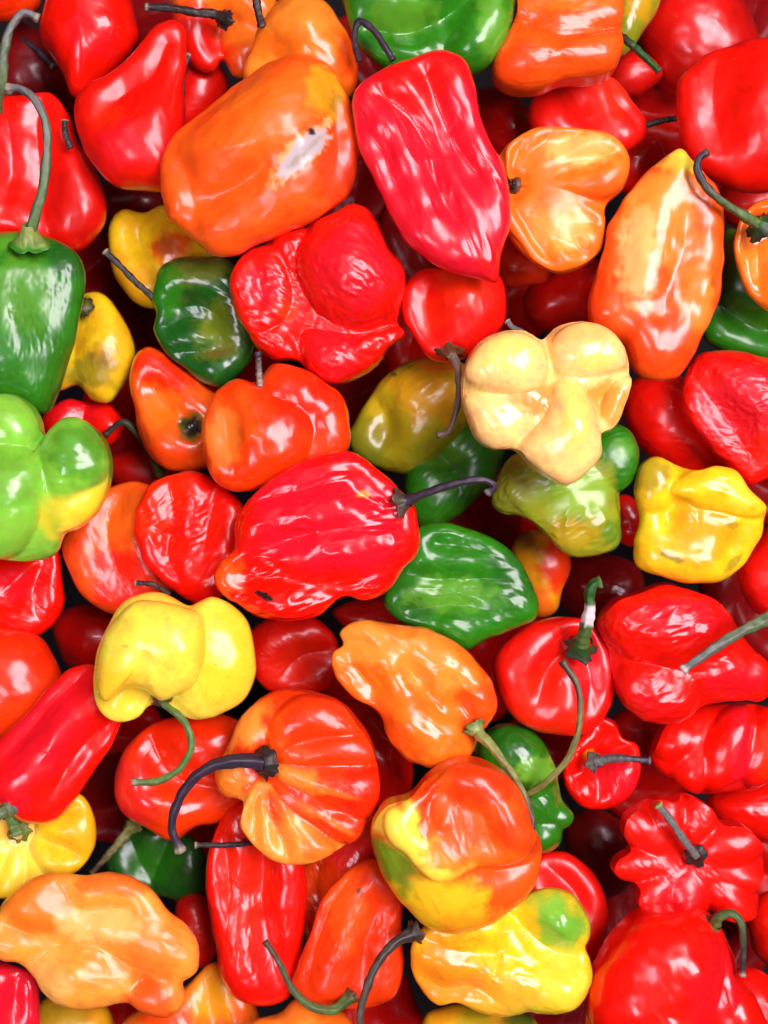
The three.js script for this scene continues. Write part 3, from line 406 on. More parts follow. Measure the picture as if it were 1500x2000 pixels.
P({ label: 'long bright red pepper standing upright beneath the pleated pepper, with a groove down its middle', h: -135, col: ['red', [480, 1700, 60, 'ored', 0.25, 200]], lump: 3, wr: [88, 1.5, 34], rough: 0.27, o: '402,1730 408,1670 425,1610 455,1575 510,1560 560,1600 588,1660 600,1730 598,1780 590,1840 582,1900 560,1950 500,1961 455,1942 430,1892 414,1810', cr: [[13, 5, 10, 510, 1590, 514, 1680, 512, 1760, 530, 1850, 550, 1940], [12, 2, 5, 440, 1640, 450, 1720, 445, 1830]], b: [[560, 1820, 36, 5], [500, 1930, 36, 6]], stem: { p: '500,1645,40 450,1650,66 380,1650,74', r: [6, 5], c: ['stemP', 'stemK'] } });
P({ label: 'orange red pepper pointing down to a short green stem, right of the upright red one', h: -100, col: ['ored', [680, 1770, 50, 'dorange', 0.8, 90], [740, 1830, 60, 'ored', 0.7, 80], [640, 1930, 70, 'ored', 0.5, 50], [701, 1732, 7, 'brown', 0.9]], lump: 4.5, wr: [110, 1.8, 30], rough: 0.33, fineWr: [0.6, 13], o: '570,1925 580,1885 605,1830 620,1775 650,1730 690,1695 735,1675 775,1705 790,1760 782,1820 788,1880 780,1930 740,1962 700,1968 650,1964 600,1962', c: [690, 1830], cr: [[10, 3, 7, 690, 1700, 640, 1780, 615, 1860, 600, 1930], [12, 3, 7, 740, 1760, 710, 1850, 700, 1950]], b: [[670, 1830, 40, 6]],
  stem: { p: '684,1946,36 650,1972,66 606,1964,80 570,1930,88 545,1880,94 518,1838,96', r: [14, 5], c: ['stemG', 'stemB', 'stemB'], cap: [22, 8, 'brown', 'brown'], dir: [-0.5, 0.5, 0.5] } });
P({ label: 'red orange pepper wedged behind the pleated pepper and the orange red pointed one', h: -185, col: ['ored', [690, 1650, 60, 'mred', 0.6, 40], [610, 1740, 40, 'dorange', 0.5, 90]], lump: 4, wr: [60, 2, 28], fineWr: [0.7, 12], o: '580,1740 590,1690 620,1640 680,1600 740,1610 765,1670 740,1740 690,1800 640,1850 600,1840 585,1790', cr: [[12, 3, 8, 640, 1650, 620, 1720, 640, 1800]] });
P({ label: 'round red pepper with a thick green stalk sticking up that has a white worn patch', h: -130, col: ['red', [1160, 1300, 50, 'mred', 0.5, 70], [1060, 1380, 80, 'ored', 0.3]], lump: 3, wr: [80, 0.9, 40], rough: 0.27, o: '962,1300 985,1255 1030,1218 1090,1205 1150,1215 1186,1260 1200,1312 1195,1370 1162,1420 1120,1438 1060,1430 1010,1406 974,1360', cr: [[13, 3, 7, 1130, 1255, 1150, 1320, 1140, 1400], [13, 3, 7, 1120, 1255, 1070, 1300, 1040, 1390]], b: [[1130, 1250, 36, -12]],
  stem: { p: '1134,1262,60 1144,1225,100 1152,1190,124 1153,1156,136 1160,1141,140 1174,1137,140', r: [21, 9], c: ['stemG', 'dgreen', 'stemG'], mark: [0.42, 0.66, 'white'], cap: [38, 20, 'dgreen', 'stemK'], dir: [0.1, -0.6, 0.8] } });
P({ label: 'small red pepper with a brown cut stalk and a grey stem pointing right', h: -170, col: ['red', [1200, 1510, 50, 'mred', 0.7], [1150, 1474, 15, 'gold', 0.7]], lump: 3, wr: [70, 1.4, 26], o: '1098,1490 1120,1450 1150,1425 1172,1398 1202,1408 1216,1440 1245,1455 1250,1500 1236,1550 1200,1575 1150,1580 1118,1560 1100,1525', 
  stem: { p: '1162,1488,52 1190,1482,66 1225,1482,74 1270,1486,76', r: [13, 6], c: ['stemGr', 'stemP', 'stemGr'], cap: [24, 8, 'stemGr', 'stemB'], dir: [0.5, -0.2, 0.8] }, t: 0.8, cr: [[12, 7, 12, 1160, 1485, 1200, 1462, 1250, 1448], [11, 6, 10, 1160, 1485, 1182, 1440, 1160, 1405], [10, 3, 6, 1162, 1490, 1168, 1530, 1158, 1575], [10, 4, 8, 1160, 1490, 1130, 1510, 1098, 1520]] });
P({ label: 'wrinkled red pepper with twisted lobes right of the round red one', h: -125, col: ['red', [1310, 1200, 90, 'mred', 0.6, 40], [1420, 1320, 70, 'mred', 0.5, 40], [1260, 1350, 50, 'mred', 0.3]], lump: 5, wr: [-20, 3.6, 26], fineWr: [0.7, 13], o: '1165,1215 1190,1175 1230,1155 1300,1140 1380,1168 1430,1210 1462,1260 1498,1300 1502,1335 1490,1362 1440,1366 1372,1380 1330,1408 1270,1406 1222,1382 1198,1330 1185,1260', c: [1310, 1280], b: [[1270, 1360, 36, 10], [1420, 1300, 36, 9]], t: 0.5, lobes: [{ el: [1300, 1222, 134, 82, 8], up: 28, t: 0.72 }, { el: [1272, 1345, 84, 60, 15], up: 26, t: 0.8 }, { o: '1338,1330 1370,1285 1420,1262 1470,1275 1500,1312 1500,1345 1450,1364 1385,1362', up: 20, t: 0.8, cr: [[10, 4, 8, 1350, 1340, 1400, 1328, 1450, 1348, 1495, 1335]] }] });
P({ label: 'red pepper at the right edge whose grey green stem points left with a white cut', h: -150, col: ['red'], o: '1440,1110 1470,1062 1520,1012 1600,1060 1600,1190 1530,1215 1475,1195 1448,1155', stem: { p: '1530,1190,150 1495,1210,190 1450,1232,214 1395,1265,224 1332,1310,220', r: [20, 7], c: ['stemG', 'stemGr', 'scar'], cap: [34, 12, 'stemG', 'stemG'], dir: [-0.6, 0.4, 0.4] } });
P({ label: 'ribbed red pepper at the right edge below the twisted wrinkled one', h: -185, col: ['red', [1430, 1450, 30, 'mred', 0.7, 90], [1480, 1460, 30, 'ored', 0.5, 60]], lump: 3, wr: [110, 1.2, 30], o: '1272,1480 1285,1425 1320,1390 1400,1375 1480,1375 1550,1400 1570,1480 1500,1525 1430,1545 1360,1545 1300,1515', t: 0.5, soft: 12, lobes: [{ el: [1412, 1455, 52, 86, 22], up: 26, t: 0.85 }, { el: [1482, 1450, 46, 86, 22], up: 24, t: 0.85 }, { el: [1545, 1450, 44, 80, 22], up: 20, t: 0.85 }, { el: [1318, 1445, 50, 44, -30], up: 12, t: 0.85 }, { el: [1352, 1494, 44, 56, 30], up: 16, t: 0.85 }] });
P({ label: 'many-lobed red pepper with a grey stem lying across its dark centre, lower right', h: -130, col: ['red', [1320, 1720, 50, 'mred', 0.6]], lump: 2.5, wr: [50, 0.7, 40], rough: 0.27, o: '1192,1690 1200,1670 1226,1652 1212,1620 1216,1590 1245,1568 1278,1552 1308,1556 1335,1548 1378,1568 1402,1600 1440,1604 1478,1640 1489,1690 1466,1722 1480,1750 1466,1780 1412,1786 1372,1770 1330,1786 1270,1780 1240,1758 1240,1722 1205,1708', c: [1340, 1668], b: [[1328, 1660, 34, -26]],
  stem: { p: '1360,1672,60 1335,1640,84 1312,1606,96 1284,1570,100', r: [9, 7], c: ['stemGr', 'stemGr', 'stemY'], cap: [26, 4, 'dark', 'dark'], dir: [-0.1, 0, 1] }, t: 0.5, soft: 12, lobes: [[1250, 1612, 62, 40, 40], [1300, 1588, 50, 38, 80], [1358, 1590, 56, 40, -75], [1420, 1640, 74, 50, -15], [1432, 1702, 66, 36, 20], [1420, 1750, 62, 36, 40], [1335, 1745, 56, 46, 90], [1268, 1738, 52, 40, -50], [1236, 1684, 54, 36, 0]].map(([x, y, a, b, r], i) => ({ el: [x, y, a, b, r], up: 14 + (i * 7) % 9, t: 0.85 })) });
P({ label: 'big smooth red pepper with a bent grey stem in the lower right corner', h: -85, col: ['red', [1370, 1900, 70, 'mred', 0.4, 90]], lump: 3.5, wr: [60, 1.2, 40], rough: 0.25, o: '1140,1960 1158,1880 1190,1822 1232,1782 1290,1765 1350,1763 1396,1795 1424,1850 1436,1905 1470,1940 1500,2010 1490,2070 1390,2090 1220,2090 1150,2040', 
  stem: { p: '1396,1806,40 1405,1790,64 1428,1784,78 1446,1800,84 1452,1850,80 1450,1906,74', r: [12, 5], c: ['stemG', 'stemK'], cap: [22, 8, 'stemG', 'stemK'], dir: [0.4, -0.4, 0.8] }, t: 0.55, lobes: [{ o: '1141,1960 1159,1880 1192,1822 1235,1782 1295,1765 1350,1766 1388,1810 1398,1880 1380,1960 1395,2080 1220,2090', up: 34, t: 0.66, b: [[1345, 1860, 34, 12], [1365, 1930, 34, 10], [1310, 1990, 34, 9]] }, { o: '1362,1785 1396,1796 1424,1850 1436,1905 1470,1942 1496,2010 1480,2080 1400,2080 1380,1980 1372,1880', c: [1415, 1960], up: 22, t: 0.8 }], soft: 26, cr: [[24, 4, 12, 1275, 1775, 1280, 1860, 1270, 1980], [20, 3, 9, 1190, 1850, 1200, 1930, 1200, 2010]] });
P({ label: 'red pepper partly hidden in the lower right corner, right of the big smooth one', h: -160, col: ['red'], o: '1420,1910 1470,1890 1530,1930 1580,2020 1540,2080 1440,2080 1410,2000', wr: [60, 1.5, 30] });
P({ label: 'red pepper behind the yellow and multicoloured peppers, only its curved right side showing', h: -175, col: ['red'], lump: 2.5, wr: [70, 0.8, 40], o: '1010,1700 1050,1668 1110,1668 1160,1705 1186,1770 1182,1840 1160,1900 1100,1920 1050,1860 1010,1780', cr: [[13, 3, 7, 1070, 1690, 1120, 1740, 1140, 1820]] });
P({ label: 'green lumpy pepper behind the multicoloured one, below the round red pepper', h: -150, col: ['green', [1040, 1490, 50, 'lgreen', 0.6], [980, 1440, 50, 'dgreen', 0.5, 40], [1085, 1600, 40, 'green', 0.3]], lump: 3.5, wr: [40, 1.6, 28], o: '925,1470 945,1432 985,1412 1032,1420 1070,1460 1084,1510 1098,1560 1118,1590 1100,1618 1090,1648 1055,1662 1000,1640 960,1560', c: [1020, 1530], b: [[1040, 1470, 30, -6]],
  stem: { p: '1030,1552,90 1075,1520,134 1112,1475,160 1132,1410,172 1128,1340,172 1098,1290,166', r: [7, 6], c: ['stemY', 'stemB', 'stemB'] }, t: 0.5, lobes: [{ o: '935,1450 980,1413 1032,1421 1070,1460 1083,1512 1040,1548 980,1540 940,1495', up: 26, t: 0.75, col: ['green', [1040, 1490, 46, 'lgreen', 0.7, 34], [990, 1440, 50, 'dgreen', 0.5, 30]] }, { el: [1088, 1590, 32, 26, 10], up: 14, t: 0.9 }, { el: [1048, 1630, 44, 32, -20], up: 18, t: 0.85 }, { el: [1050, 1560, 46, 34, 60], up: 16, t: 0.8 }] });
P({ label: 'red pepper with a tall cone-shaped shoulder left of the big orange pepper', h: -125, col: ['red', [220, 240, 40, 'ored', 0.3, 40], [260, 300, 70, 'mred', 0.5, 50]], lump: 3, wr: [70, 0.9, 40], rough: 0.27, o: '340,40 360,58 364,110 360,170 362,240 360,320 345,372 300,374 265,372 230,366 195,336 165,292 147,240 150,196 174,162 205,150 240,126 280,82 312,48', c: [270, 250], cr: [[15, 3, 8, 330, 90, 300, 160, 240, 200, 200, 270]], b: [[320, 230, 40, 8], [230, 280, 40, 6]], });
P({ label: 'smooth red pointed pepper in the upper left corner, tip down', h: -190, col: ['red', [190, 90, 50, 'mred', 0.4]], lump: 2.5, wr: [60, 0.7, 40], rough: 0.27, o: '78,55 88,20 120,-40 190,-60 248,-20 264,35 270,70 246,110 216,140 192,165 166,195 142,188 126,150 100,108 82,80' });
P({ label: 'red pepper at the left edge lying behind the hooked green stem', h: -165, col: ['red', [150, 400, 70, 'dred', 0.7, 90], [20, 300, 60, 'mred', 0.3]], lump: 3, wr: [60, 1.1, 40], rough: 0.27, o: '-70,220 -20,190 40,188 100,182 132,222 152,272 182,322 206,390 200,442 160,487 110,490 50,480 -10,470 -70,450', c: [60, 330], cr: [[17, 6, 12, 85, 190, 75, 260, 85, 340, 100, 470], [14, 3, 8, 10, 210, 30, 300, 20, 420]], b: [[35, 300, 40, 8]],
  stem: { p: '138,290,70 128,262,76 126,235,76', r: [7, 6], c: ['stemK', 'stemK'] } });
P({ label: 'red pepper beyond the upper left edge, its grey stem arching over the dark gap', h: -150, col: ['red'], o: '-120,150 -60,120 -20,150 -4,200 -30,250 -90,270 -140,220', stem: { p: '-12,205,50 4,160,90 8,100,110 22,52,116 48,24,116 76,36,110', r: [16, 7], c: ['stemG', 'stemGr', 'stemT'], cap: [24, 10, 'dgreen', 'stemG'], dir: [0.5, -0.7, 0.4] } });
P({ label: 'orange pepper with rounded shoulders touching the top of the big orange pepper', h: -120, col: ['orange', [600, 50, 80, 'lorange', 0.5, 50], [690, 130, 40, 'ored', 0.7, 60], [500, 140, 30, 'lorange', 0.5]], lump: 3.5, wr: [30, 1.1, 36], o: '478,162 477,125 490,100 506,55 530,18 562,-4 602,-12 640,8 666,45 690,80 698,125 692,180 640,210 560,220 500,200', c: [590, 110], cr: [[13, 3, 8, 500, 100, 540, 120, 560, 170]], b: [[600, 60, 40, 6]], stem: { p: '512,52,40 504,20,56 495,-30,60', r: [8, 7], c: ['stemK', 'stemK'] } });
P({ label: 'orange and red pepper at the top with a straight black stem pointing left', h: -195, col: ['orange', [380, 100, 80, 'red', 1, 90], [470, 150, 60, 'ored', 0.6]], lump: 4, wr: [70, 1.4, 28], o: '335,0 380,-50 470,-60 530,-20 540,50 510,110 485,152 455,150 435,118 415,140 380,130 350,80', c: [440, 30], cr: [[13, 5, 10, 437, 40, 430, 90, 440, 130], [12, 4, 8, 440, 36, 490, 60, 520, 100]],
  stem: { p: '438,38,62 420,28,86 380,24,96 330,16,100 284,14,100', r: [15, 6], c: ['dark', 'stemK'], cap: [24, 12, 'dark', 'dark'], dir: [-0.5, 0, 0.8] } });
P({ label: 'glossy green pepper at the top centre touching the crimson one, thin dark stem at left', h: -85, col: ['green', [960, 60, 40, 'lgreen', 0.4, 80], [780, 40, 80, 'lgreen', 0.3, 40], [710, 110, 30, 'dgreen', 0.8, 40]], lump: 3, wr: [10, 1.1, 38], rough: 0.25, o: '662,-40 672,10 684,55 702,92 742,126 800,140 862,138 922,146 962,120 990,72 1004,20 1000,-40 900,-80 760,-80', c: [840, 30], cr: [[14, 4, 10, 720, 60, 770, 75, 830, 60, 900, 20, 960, -30], [12, 3, 8, 870, 130, 870, 90, 900, 60]], b: [[770, 95, 30, 6], [900, 95, 40, 5]], stem: { p: '702,120,46 692,75,72 702,42,84 728,58,90 748,85,92 768,118,90', r: [6, 6], c: ['stemP', 'stemP', 'stemP'] } });
P({ label: 'orange red pepper with horizontal folds at the top, right of the green one', h: -120, col: ['dorange', [1110, 20, 90, 'orange', 0.7, 30], [1000, 150, 50, 'ored', 0.5, 40], [1100, 150, 90, 'ored', 0.3, 40]], lump: 3, wr: [10, 1.4, 30], o: '1010,-40 1100,-60 1200,-40 1213,0 1208,42 1205,80 1210,112 1190,150 1150,166 1090,170 1050,186 1000,186 964,165 960,130 982,90 1005,40', c: [1095, 70], b: [[1080, 125, 50, 6]], stem: { p: '1195,62,20 1225,80,40 1256,108,50 1288,140,52', r: [10, 6], c: ['stemK', 'dgreen', 'stemB'] }, t: 0.5, lobes: [{ o: '1005,-40 1100,-60 1200,-40 1213,0 1209,58 1150,74 1090,80 1040,62 1003,48', up: 26, t: 0.8, cr: [[12, 3, 7, 1010, 0, 1080, 20, 1210, 10]] }, { o: '996,58 1040,70 1090,90 1150,84 1206,72 1210,112 1190,150 1150,165 1090,170 1050,185 1000,185 965,165 962,130 980,92', up: 34, t: 0.78 }] });
P({ label: 'small block-shaped red pepper above the two-lobed light orange pepper', h: -195, col: ['red', [1190, 190, 50, 'ored', 0.4, 60]], lump: 3, wr: [70, 0.9, 40], rough: 0.27, o: '1030,225 1048,182 1090,166 1140,154 1190,150 1216,170 1240,206 1264,236 1262,266 1240,290 1190,310 1120,310 1060,285 1036,255', cr: [[14, 4, 9, 1100, 170, 1130, 210, 1170, 270], [12, 3, 7, 1190, 160, 1200, 200, 1240, 250]], b: [[1200, 200, 30, 6]], stem: { p: '1262,244,10 1290,236,20 1325,230,24', r: [7, 6], c: ['stemK', 'stemK'] } });
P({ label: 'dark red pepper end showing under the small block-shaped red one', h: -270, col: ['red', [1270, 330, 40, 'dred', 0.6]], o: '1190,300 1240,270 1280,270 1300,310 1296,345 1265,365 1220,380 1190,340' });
P({ label: 'big smooth red pepper at the upper right edge', h: -130, col: ['red', [1370, 250, 40, 'dred', 0.35, 80]], lump: 3, wr: [80, 0.9, 40], rough: 0.27, o: '1322,225 1326,150 1355,128 1375,108 1420,92 1465,80 1540,90 1590,180 1580,320 1510,372 1440,372 1392,352 1350,322 1330,285', c: [1450, 220], b: [[1440, 280, 40, 6]], cr: [[26, 4, 8, 1400, 100, 1385, 190, 1405, 350]] });
P({ label: 'orange pepper at the right edge with a dark green calyx and a curled dark stem', h: -70, col: ['orange', [1460, 500, 40, 'lorange', 0.4, 60]], lump: 2.5, wr: [80, 0.7, 40], o: '1434,490 1440,440 1462,405 1500,385 1560,375 1600,480 1570,595 1512,611 1470,582 1446,540', ribs: [1480, 440, 12, 4, 9, 90, 60, 125, 20], b: [[1480, 440, 30, -16]],
  stem: { p: '1484,442,44 1458,424,72 1420,400,90 1384,370,100 1362,332,104 1366,308,104 1382,296,102', r: [14, 6], c: ['stemG', 'stemP', 'stemB'], cap: [36, 18, 'dgreen', 'dark'], dir: [-0.7, -0.4, 0.6] } });
P({ label: 'dark green pepper at the right edge under the orange one', h: -175, col: ['green', [1420, 560, 60, 'dgreen', 0.5, 60], [1440, 500, 40, 'dolive', 0.4]], lump: 3, wr: [20, 1.2, 34], o: '1385,560 1400,480 1420,450 1470,470 1540,520 1600,600 1590,720 1500,714 1440,694 1382,665 1370,620', cr: [[13, 3, 7, 1400, 600, 1460, 640, 1540, 660]] });
P({ label: 'deep red crinkled pepper at the right edge above the yellow squarish one', h: -140, col: ['red', [1430, 790, 80, 'mred', 0.8, 90]], lump: 4, wr: [5, 2.2, 22], fineWr: [0.9, 12], o: '1328,790 1336,740 1362,698 1402,684 1450,690 1520,708 1590,800 1570,920 1505,935 1462,950 1428,920 1382,872 1346,825', cr: [[13, 3, 7, 1350, 740, 1420, 830, 1480, 930]] });
P({ label: 'red pepper with a dark green hollow where its stalk broke off, left of centre', h: -165, col: ['dorange', [320, 730, 80, 'red', 0.8, 40, 35], [320, 800, 50, 'orange', 0.8, 50], [340, 890, 60, 'ored', 0.6, 30], [378, 836, 30, 'dolive', 1], [380, 836, 24, 'dark', 1]], lump: 3.5, wr: [60, 1.2, 32], o: '254,745 268,692 290,677 322,690 362,722 402,752 432,790 435,860 410,912 345,921 302,902 277,855 262,800', cr: [[12, 3, 7, 300, 760, 330, 800, 360, 830]], b: [[380, 836, 22, -22], [310, 870, 30, 8]] });
P({ label: 'yellow pepper with dirty brown blotches between the two green ones on the left', h: -190, col: ['yellow', [190, 730, 60, 'dolive', 0.65, 40], [210, 700, 30, 'brown', 0.4], [245, 650, 20, 'gold', 0.6, 80], [165, 600, 26, 'dolive', 0.8]], lump: 3, wr: [80, 0.9, 36], o: '95,640 120,595 152,578 192,572 226,600 250,640 263,692 246,742 215,786 180,782 150,752 110,762 85,700', cr: [[13, 3, 7, 165, 600, 150, 680, 160, 740]], stem: { p: '160,598,46 150,580,60', r: [12, 9], c: ['dolive', 'dark', 'dark'], cap: [28, 6, 'dolive', 'dark'], dir: [-0.2, -0.4, 0.8] } });
P({ label: 'yellow pepper with an orange brown flush, tucked under the big orange pepper', h: -200, col: ['yellow', [345, 490, 50, 'dorange', 0.9, 40], [330, 490, 26, 'brown', 0.4], [270, 560, 60, 'gold', 0.9, 40], [235, 520, 30, 'gold', 0.7]], lump: 3, wr: [40, 1.2, 30], o: '212,470 222,425 242,411 276,415 326,402 372,430 420,460 440,500 400,545 340,575 300,605 265,592 235,558 216,512', cr: [[13, 4, 9, 280, 420, 275, 470, 300, 530]] });
P({ label: 'olive yellow pepper lying under the small round red one, centre', h: -215, col: ['olive', [780, 800, 110, 'yellow', 0.35], [830, 770, 100, 'gold', 0.75, 60, 20], [860, 715, 60, 'dorange', 0.6, 25], [720, 860, 50, 'dolive', 0.4, 50], [768, 733, 7, 'dolive', 0.9], [740, 780, 40, 'yellow', 0.4]], lump: 3, wr: [-40, 1.6, 30], o: '682,850 692,828 722,778 762,728 810,700 860,700 915,715 925,790 910,850 860,890 805,925 745,915 690,885', cr: [[12, 3, 7, 740, 790, 760, 830, 740, 890]], b: [[780, 790, 40, 6]] });
P({ label: 'green wrinkled pepper deep between the olive ones, behind the stem of the central red pepper', h: -215, col: ['green', [860, 880, 60, 'lgreen', 0.3, 40]], lump: 3, wr: [-50, 2.2, 22], o: '790,930 805,885 840,850 880,828 950,830 985,870 970,930 930,975 880,1015 830,1035 795,990', cr: [[11, 3, 7, 830, 880, 870, 900, 900, 960]] });
P({ label: 'small red pepper between the two green peppers at the left edge', h: -215, col: ['red', [150, 800, 60, 'mred', 0.4]], o: '85,820 130,780 170,788 215,790 242,830 225,865 160,875 100,860', cr: [[12, 4, 8, 170, 788, 165, 830, 180, 870]], stem: { p: '312,925,10 300,900,40 270,850,60 240,825,66 205,850,60', r: [12, 6], c: ['stemG', 'stemK', 'stemK'] } });
P({ label: 'yellow and red pepper half hidden right of the deep green ribbed one', h: -205, col: ['gold', [1095, 1080, 50, 'red', 0.9, 90, 20], [1050, 1190, 50, 'dorange', 0.7], [1015, 1050, 30, 'dolive', 0.6]], lump: 3, o: '1000,1060 1030,1035 1080,1045 1115,1085 1100,1150 1082,1195 1050,1205 1015,1140', wr: [80, 1, 36] });
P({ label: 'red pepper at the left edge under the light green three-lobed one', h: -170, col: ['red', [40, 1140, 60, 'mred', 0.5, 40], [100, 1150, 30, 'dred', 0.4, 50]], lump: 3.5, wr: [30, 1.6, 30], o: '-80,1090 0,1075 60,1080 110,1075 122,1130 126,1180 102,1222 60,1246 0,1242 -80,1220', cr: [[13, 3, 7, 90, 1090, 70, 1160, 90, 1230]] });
P({ label: 'orange red smooth pepper at the left edge above the long diagonal one', h: -150, col: ['ored', [40, 1280, 80, 'red', 0.4]], lump: 3, wr: [40, 1, 38], o: '-80,1240 -20,1225 35,1230 82,1250 116,1312 122,1365 70,1420 0,1450 -80,1420' });
P({ label: 'dull red pepper in the shade between the yellow folded pepper and the orange curled one', h: -225, col: ['red', [580, 1290, 70, 'ored', 0.3]], lump: 3.5, wr: [30, 1.6, 30], o: '480,1250 510,1215 560,1205 622,1210 658,1248 662,1300 642,1342 580,1355 520,1345 490,1300', cr: [[14, 5, 10, 640, 1270, 590, 1280, 540, 1330]], });
P({ label: 'red pepper showing between the pleated pepper and the curled orange one', h: -225, col: ['red'], lump: 3, o: '640,1375 700,1370 760,1420 800,1470 800,1540 750,1580 700,1540 660,1450' });
P({ label: 'very dark green pepper deep under the big light orange one, with a pale flared stem', h: -240, col: ['dgreen', [300, 1680, 60, 'green', 0.7, 50]], lump: 3, wr: [60, 1, 30], o: '205,1680 230,1640 265,1620 320,1622 380,1640 406,1690 400,1742 350,1755 300,1745 240,1730', cr: [[12, 5, 10, 330, 1640, 310, 1690, 290, 1740], [12, 4, 8, 260, 1640, 280, 1690, 300, 1720]], stem: { p: '262,1608,50 245,1630,80 220,1660,92 178,1706,96', r: [20, 6], c: ['stemY', 'stemB', 'stemB'] } });
P({ label: 'magenta red pepper in the bottom left corner', h: -130, col: ['mred'], lump: 3, wr: [70, 1.4, 30], o: '-70,1900 -10,1880 30,1888 66,1908 78,1960 66,2040 -70,2050', cr: [[12, 4, 8, 40, 1890, 30, 1950, 40, 2030]] });
P({ label: 'mottled orange and gold pepper at the bottom edge beneath the big light orange one', h: -190, col: ['orange', [420, 1940, 50, 'gold', 0.8], [330, 1990, 60, 'ored', 0.7], [480, 1960, 30, 'dorange', 0.6]], lump: 3, wr: [80, 1.1, 30], o: '240,2000 290,1960 360,1925 420,1880 455,1895 500,1960 500,2050 260,2060', cr: [[12, 4, 8, 400, 1900, 410, 1960, 440, 2040]] });
P({ label: 'olive brown pepper scrap at the bottom edge beside the magenta one', h: -220, col: ['gold', [120, 1990, 70, 'dolive', 0.4]], o: '60,1990 90,1950 150,1950 210,1970 220,2040 80,2060' });
P({ label: 'orange pepper at the bottom edge below the curled stem, left of the yellow green one', h: -130, col: ['orange', [560, 1980, 60, 'lorange', 0.5]], lump: 3, wr: [30, 1.1, 36], o: '462,2015 500,1992 545,1980 585,1950 640,1965 682,1988 705,2060 470,2070' });
P({ label: 'yellow green pepper at the bottom edge under the yellow pepper with the green lobe', h: -160, col: ['gold', [1010, 1995, 40, 'dgreen', 0.9], [930, 1990, 50, 'olive', 0.6]], lump: 3, o: '830,1985 880,1965 950,1970 1005,1972 1048,2000 1040,2070 840,2070' });
P({ label: 'yellow green pepper at the top edge behind the orange red folded one', h: -215, col: ['olive', [1240, 20, 40, 'gold', 0.6]], o: '1190,-20 1240,-50 1290,-20 1288,12 1262,52 1226,102 1195,110', wr: [80, 1, 30] });
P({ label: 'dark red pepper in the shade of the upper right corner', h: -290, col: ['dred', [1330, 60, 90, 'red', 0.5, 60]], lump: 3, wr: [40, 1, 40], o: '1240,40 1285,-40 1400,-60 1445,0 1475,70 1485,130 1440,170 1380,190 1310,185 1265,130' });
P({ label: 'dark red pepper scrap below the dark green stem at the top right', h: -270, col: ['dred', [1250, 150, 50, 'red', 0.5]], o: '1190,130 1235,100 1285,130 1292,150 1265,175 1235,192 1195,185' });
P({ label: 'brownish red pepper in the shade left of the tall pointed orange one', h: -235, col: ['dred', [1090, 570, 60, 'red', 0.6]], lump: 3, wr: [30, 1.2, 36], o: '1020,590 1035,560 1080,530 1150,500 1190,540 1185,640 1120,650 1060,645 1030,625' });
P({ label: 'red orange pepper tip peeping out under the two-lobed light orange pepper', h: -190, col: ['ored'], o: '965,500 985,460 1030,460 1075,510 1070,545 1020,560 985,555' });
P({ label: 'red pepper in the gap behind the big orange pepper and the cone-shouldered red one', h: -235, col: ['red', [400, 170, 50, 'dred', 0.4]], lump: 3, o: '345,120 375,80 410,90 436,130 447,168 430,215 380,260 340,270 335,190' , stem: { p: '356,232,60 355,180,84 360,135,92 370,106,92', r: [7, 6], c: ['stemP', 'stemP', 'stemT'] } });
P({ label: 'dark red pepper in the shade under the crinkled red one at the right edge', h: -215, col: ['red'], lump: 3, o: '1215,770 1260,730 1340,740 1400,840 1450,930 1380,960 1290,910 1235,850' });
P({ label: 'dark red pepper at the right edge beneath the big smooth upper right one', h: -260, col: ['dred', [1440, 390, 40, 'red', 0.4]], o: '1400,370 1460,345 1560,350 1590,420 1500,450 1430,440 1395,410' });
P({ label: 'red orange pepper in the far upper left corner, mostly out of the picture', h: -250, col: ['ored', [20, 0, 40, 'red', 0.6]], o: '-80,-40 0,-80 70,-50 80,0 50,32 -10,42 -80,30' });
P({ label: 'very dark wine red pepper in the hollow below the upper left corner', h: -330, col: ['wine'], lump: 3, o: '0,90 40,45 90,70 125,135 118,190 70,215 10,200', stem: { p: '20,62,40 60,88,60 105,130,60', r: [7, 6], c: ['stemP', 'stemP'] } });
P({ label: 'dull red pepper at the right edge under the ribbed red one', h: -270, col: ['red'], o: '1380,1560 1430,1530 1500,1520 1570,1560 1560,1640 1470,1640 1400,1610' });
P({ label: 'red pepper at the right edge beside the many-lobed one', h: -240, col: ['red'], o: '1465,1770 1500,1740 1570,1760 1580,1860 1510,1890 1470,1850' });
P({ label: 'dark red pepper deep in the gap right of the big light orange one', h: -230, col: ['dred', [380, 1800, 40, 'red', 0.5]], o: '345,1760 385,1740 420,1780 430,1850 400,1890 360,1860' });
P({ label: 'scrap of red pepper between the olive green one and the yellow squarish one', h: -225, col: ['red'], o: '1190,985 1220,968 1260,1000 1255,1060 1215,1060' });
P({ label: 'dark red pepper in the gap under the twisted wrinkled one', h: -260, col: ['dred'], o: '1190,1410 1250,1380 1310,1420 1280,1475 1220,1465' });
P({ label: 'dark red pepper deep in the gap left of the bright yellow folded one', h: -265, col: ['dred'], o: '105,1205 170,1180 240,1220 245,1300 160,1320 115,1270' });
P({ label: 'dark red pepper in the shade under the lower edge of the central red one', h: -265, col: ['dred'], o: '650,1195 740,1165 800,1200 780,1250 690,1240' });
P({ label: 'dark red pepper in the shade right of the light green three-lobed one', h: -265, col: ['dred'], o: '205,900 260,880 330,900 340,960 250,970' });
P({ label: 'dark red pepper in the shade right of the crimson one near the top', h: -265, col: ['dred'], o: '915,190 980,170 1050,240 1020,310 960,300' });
P({ label: 'dark red pepper in the dark gap left of the many-lobed one', h: -300, col: ['wine'], o: '1105,1610 1170,1580 1225,1620 1225,1730 1150,1750' });
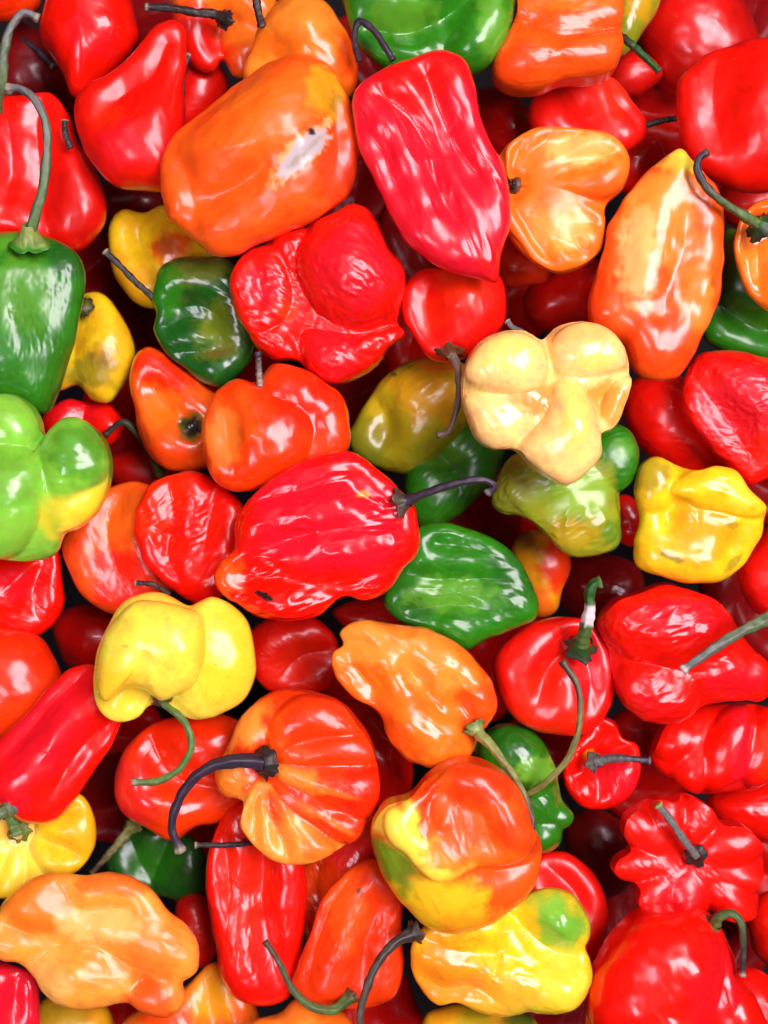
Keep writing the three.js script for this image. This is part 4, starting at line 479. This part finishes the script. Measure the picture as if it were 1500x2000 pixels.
P({ label: 'dark red pepper in the dark gap above the round red one with the thick stalk', h: -300, col: ['wine'], o: '1090,1120 1160,1080 1250,1110 1250,1190 1160,1220 1100,1180' });
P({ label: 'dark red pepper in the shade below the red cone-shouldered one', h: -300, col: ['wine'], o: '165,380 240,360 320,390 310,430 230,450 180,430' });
// the next layer down, only glimpsed in the shaded gaps: ordinary peppers at odd angles
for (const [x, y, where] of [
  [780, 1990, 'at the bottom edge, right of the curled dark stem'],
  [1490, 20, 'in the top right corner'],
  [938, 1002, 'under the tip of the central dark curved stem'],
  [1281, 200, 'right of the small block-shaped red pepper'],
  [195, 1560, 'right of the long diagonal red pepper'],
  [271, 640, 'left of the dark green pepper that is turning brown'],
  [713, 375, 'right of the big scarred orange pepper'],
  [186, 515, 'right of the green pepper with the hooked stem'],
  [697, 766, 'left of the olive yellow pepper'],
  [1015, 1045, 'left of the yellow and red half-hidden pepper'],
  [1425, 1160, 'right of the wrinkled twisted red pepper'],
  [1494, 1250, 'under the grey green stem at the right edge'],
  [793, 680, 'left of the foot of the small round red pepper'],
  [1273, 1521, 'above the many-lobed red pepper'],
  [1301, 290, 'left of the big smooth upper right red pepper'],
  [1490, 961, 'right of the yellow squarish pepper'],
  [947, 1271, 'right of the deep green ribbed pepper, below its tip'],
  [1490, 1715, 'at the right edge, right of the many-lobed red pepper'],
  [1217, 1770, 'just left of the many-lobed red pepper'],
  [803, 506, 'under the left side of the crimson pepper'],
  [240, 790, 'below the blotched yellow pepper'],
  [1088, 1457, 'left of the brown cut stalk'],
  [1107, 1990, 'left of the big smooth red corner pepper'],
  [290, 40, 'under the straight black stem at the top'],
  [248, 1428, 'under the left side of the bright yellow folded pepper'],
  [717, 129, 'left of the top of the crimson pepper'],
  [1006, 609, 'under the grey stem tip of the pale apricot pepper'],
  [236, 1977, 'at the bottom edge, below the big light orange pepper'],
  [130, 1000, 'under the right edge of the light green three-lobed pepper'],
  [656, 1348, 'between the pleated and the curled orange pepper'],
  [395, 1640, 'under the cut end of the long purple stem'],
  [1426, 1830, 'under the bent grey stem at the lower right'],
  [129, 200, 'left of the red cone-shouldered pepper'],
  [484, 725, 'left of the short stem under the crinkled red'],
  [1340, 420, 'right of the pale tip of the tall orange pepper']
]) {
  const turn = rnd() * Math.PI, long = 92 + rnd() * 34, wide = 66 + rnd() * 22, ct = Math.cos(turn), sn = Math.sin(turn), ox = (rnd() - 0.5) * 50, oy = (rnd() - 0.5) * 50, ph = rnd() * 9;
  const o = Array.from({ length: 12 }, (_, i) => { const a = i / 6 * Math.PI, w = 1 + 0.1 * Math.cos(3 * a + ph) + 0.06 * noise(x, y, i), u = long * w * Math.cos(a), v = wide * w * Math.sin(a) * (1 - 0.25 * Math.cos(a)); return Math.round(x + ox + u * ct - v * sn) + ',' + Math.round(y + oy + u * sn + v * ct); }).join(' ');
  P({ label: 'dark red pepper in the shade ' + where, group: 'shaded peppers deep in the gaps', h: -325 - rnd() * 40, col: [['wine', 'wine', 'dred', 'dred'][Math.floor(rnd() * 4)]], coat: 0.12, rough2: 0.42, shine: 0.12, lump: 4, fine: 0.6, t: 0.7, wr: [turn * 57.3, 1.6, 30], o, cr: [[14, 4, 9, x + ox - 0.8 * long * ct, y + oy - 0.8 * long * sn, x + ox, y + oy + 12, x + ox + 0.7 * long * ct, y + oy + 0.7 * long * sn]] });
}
renderer.render(scene, camera);
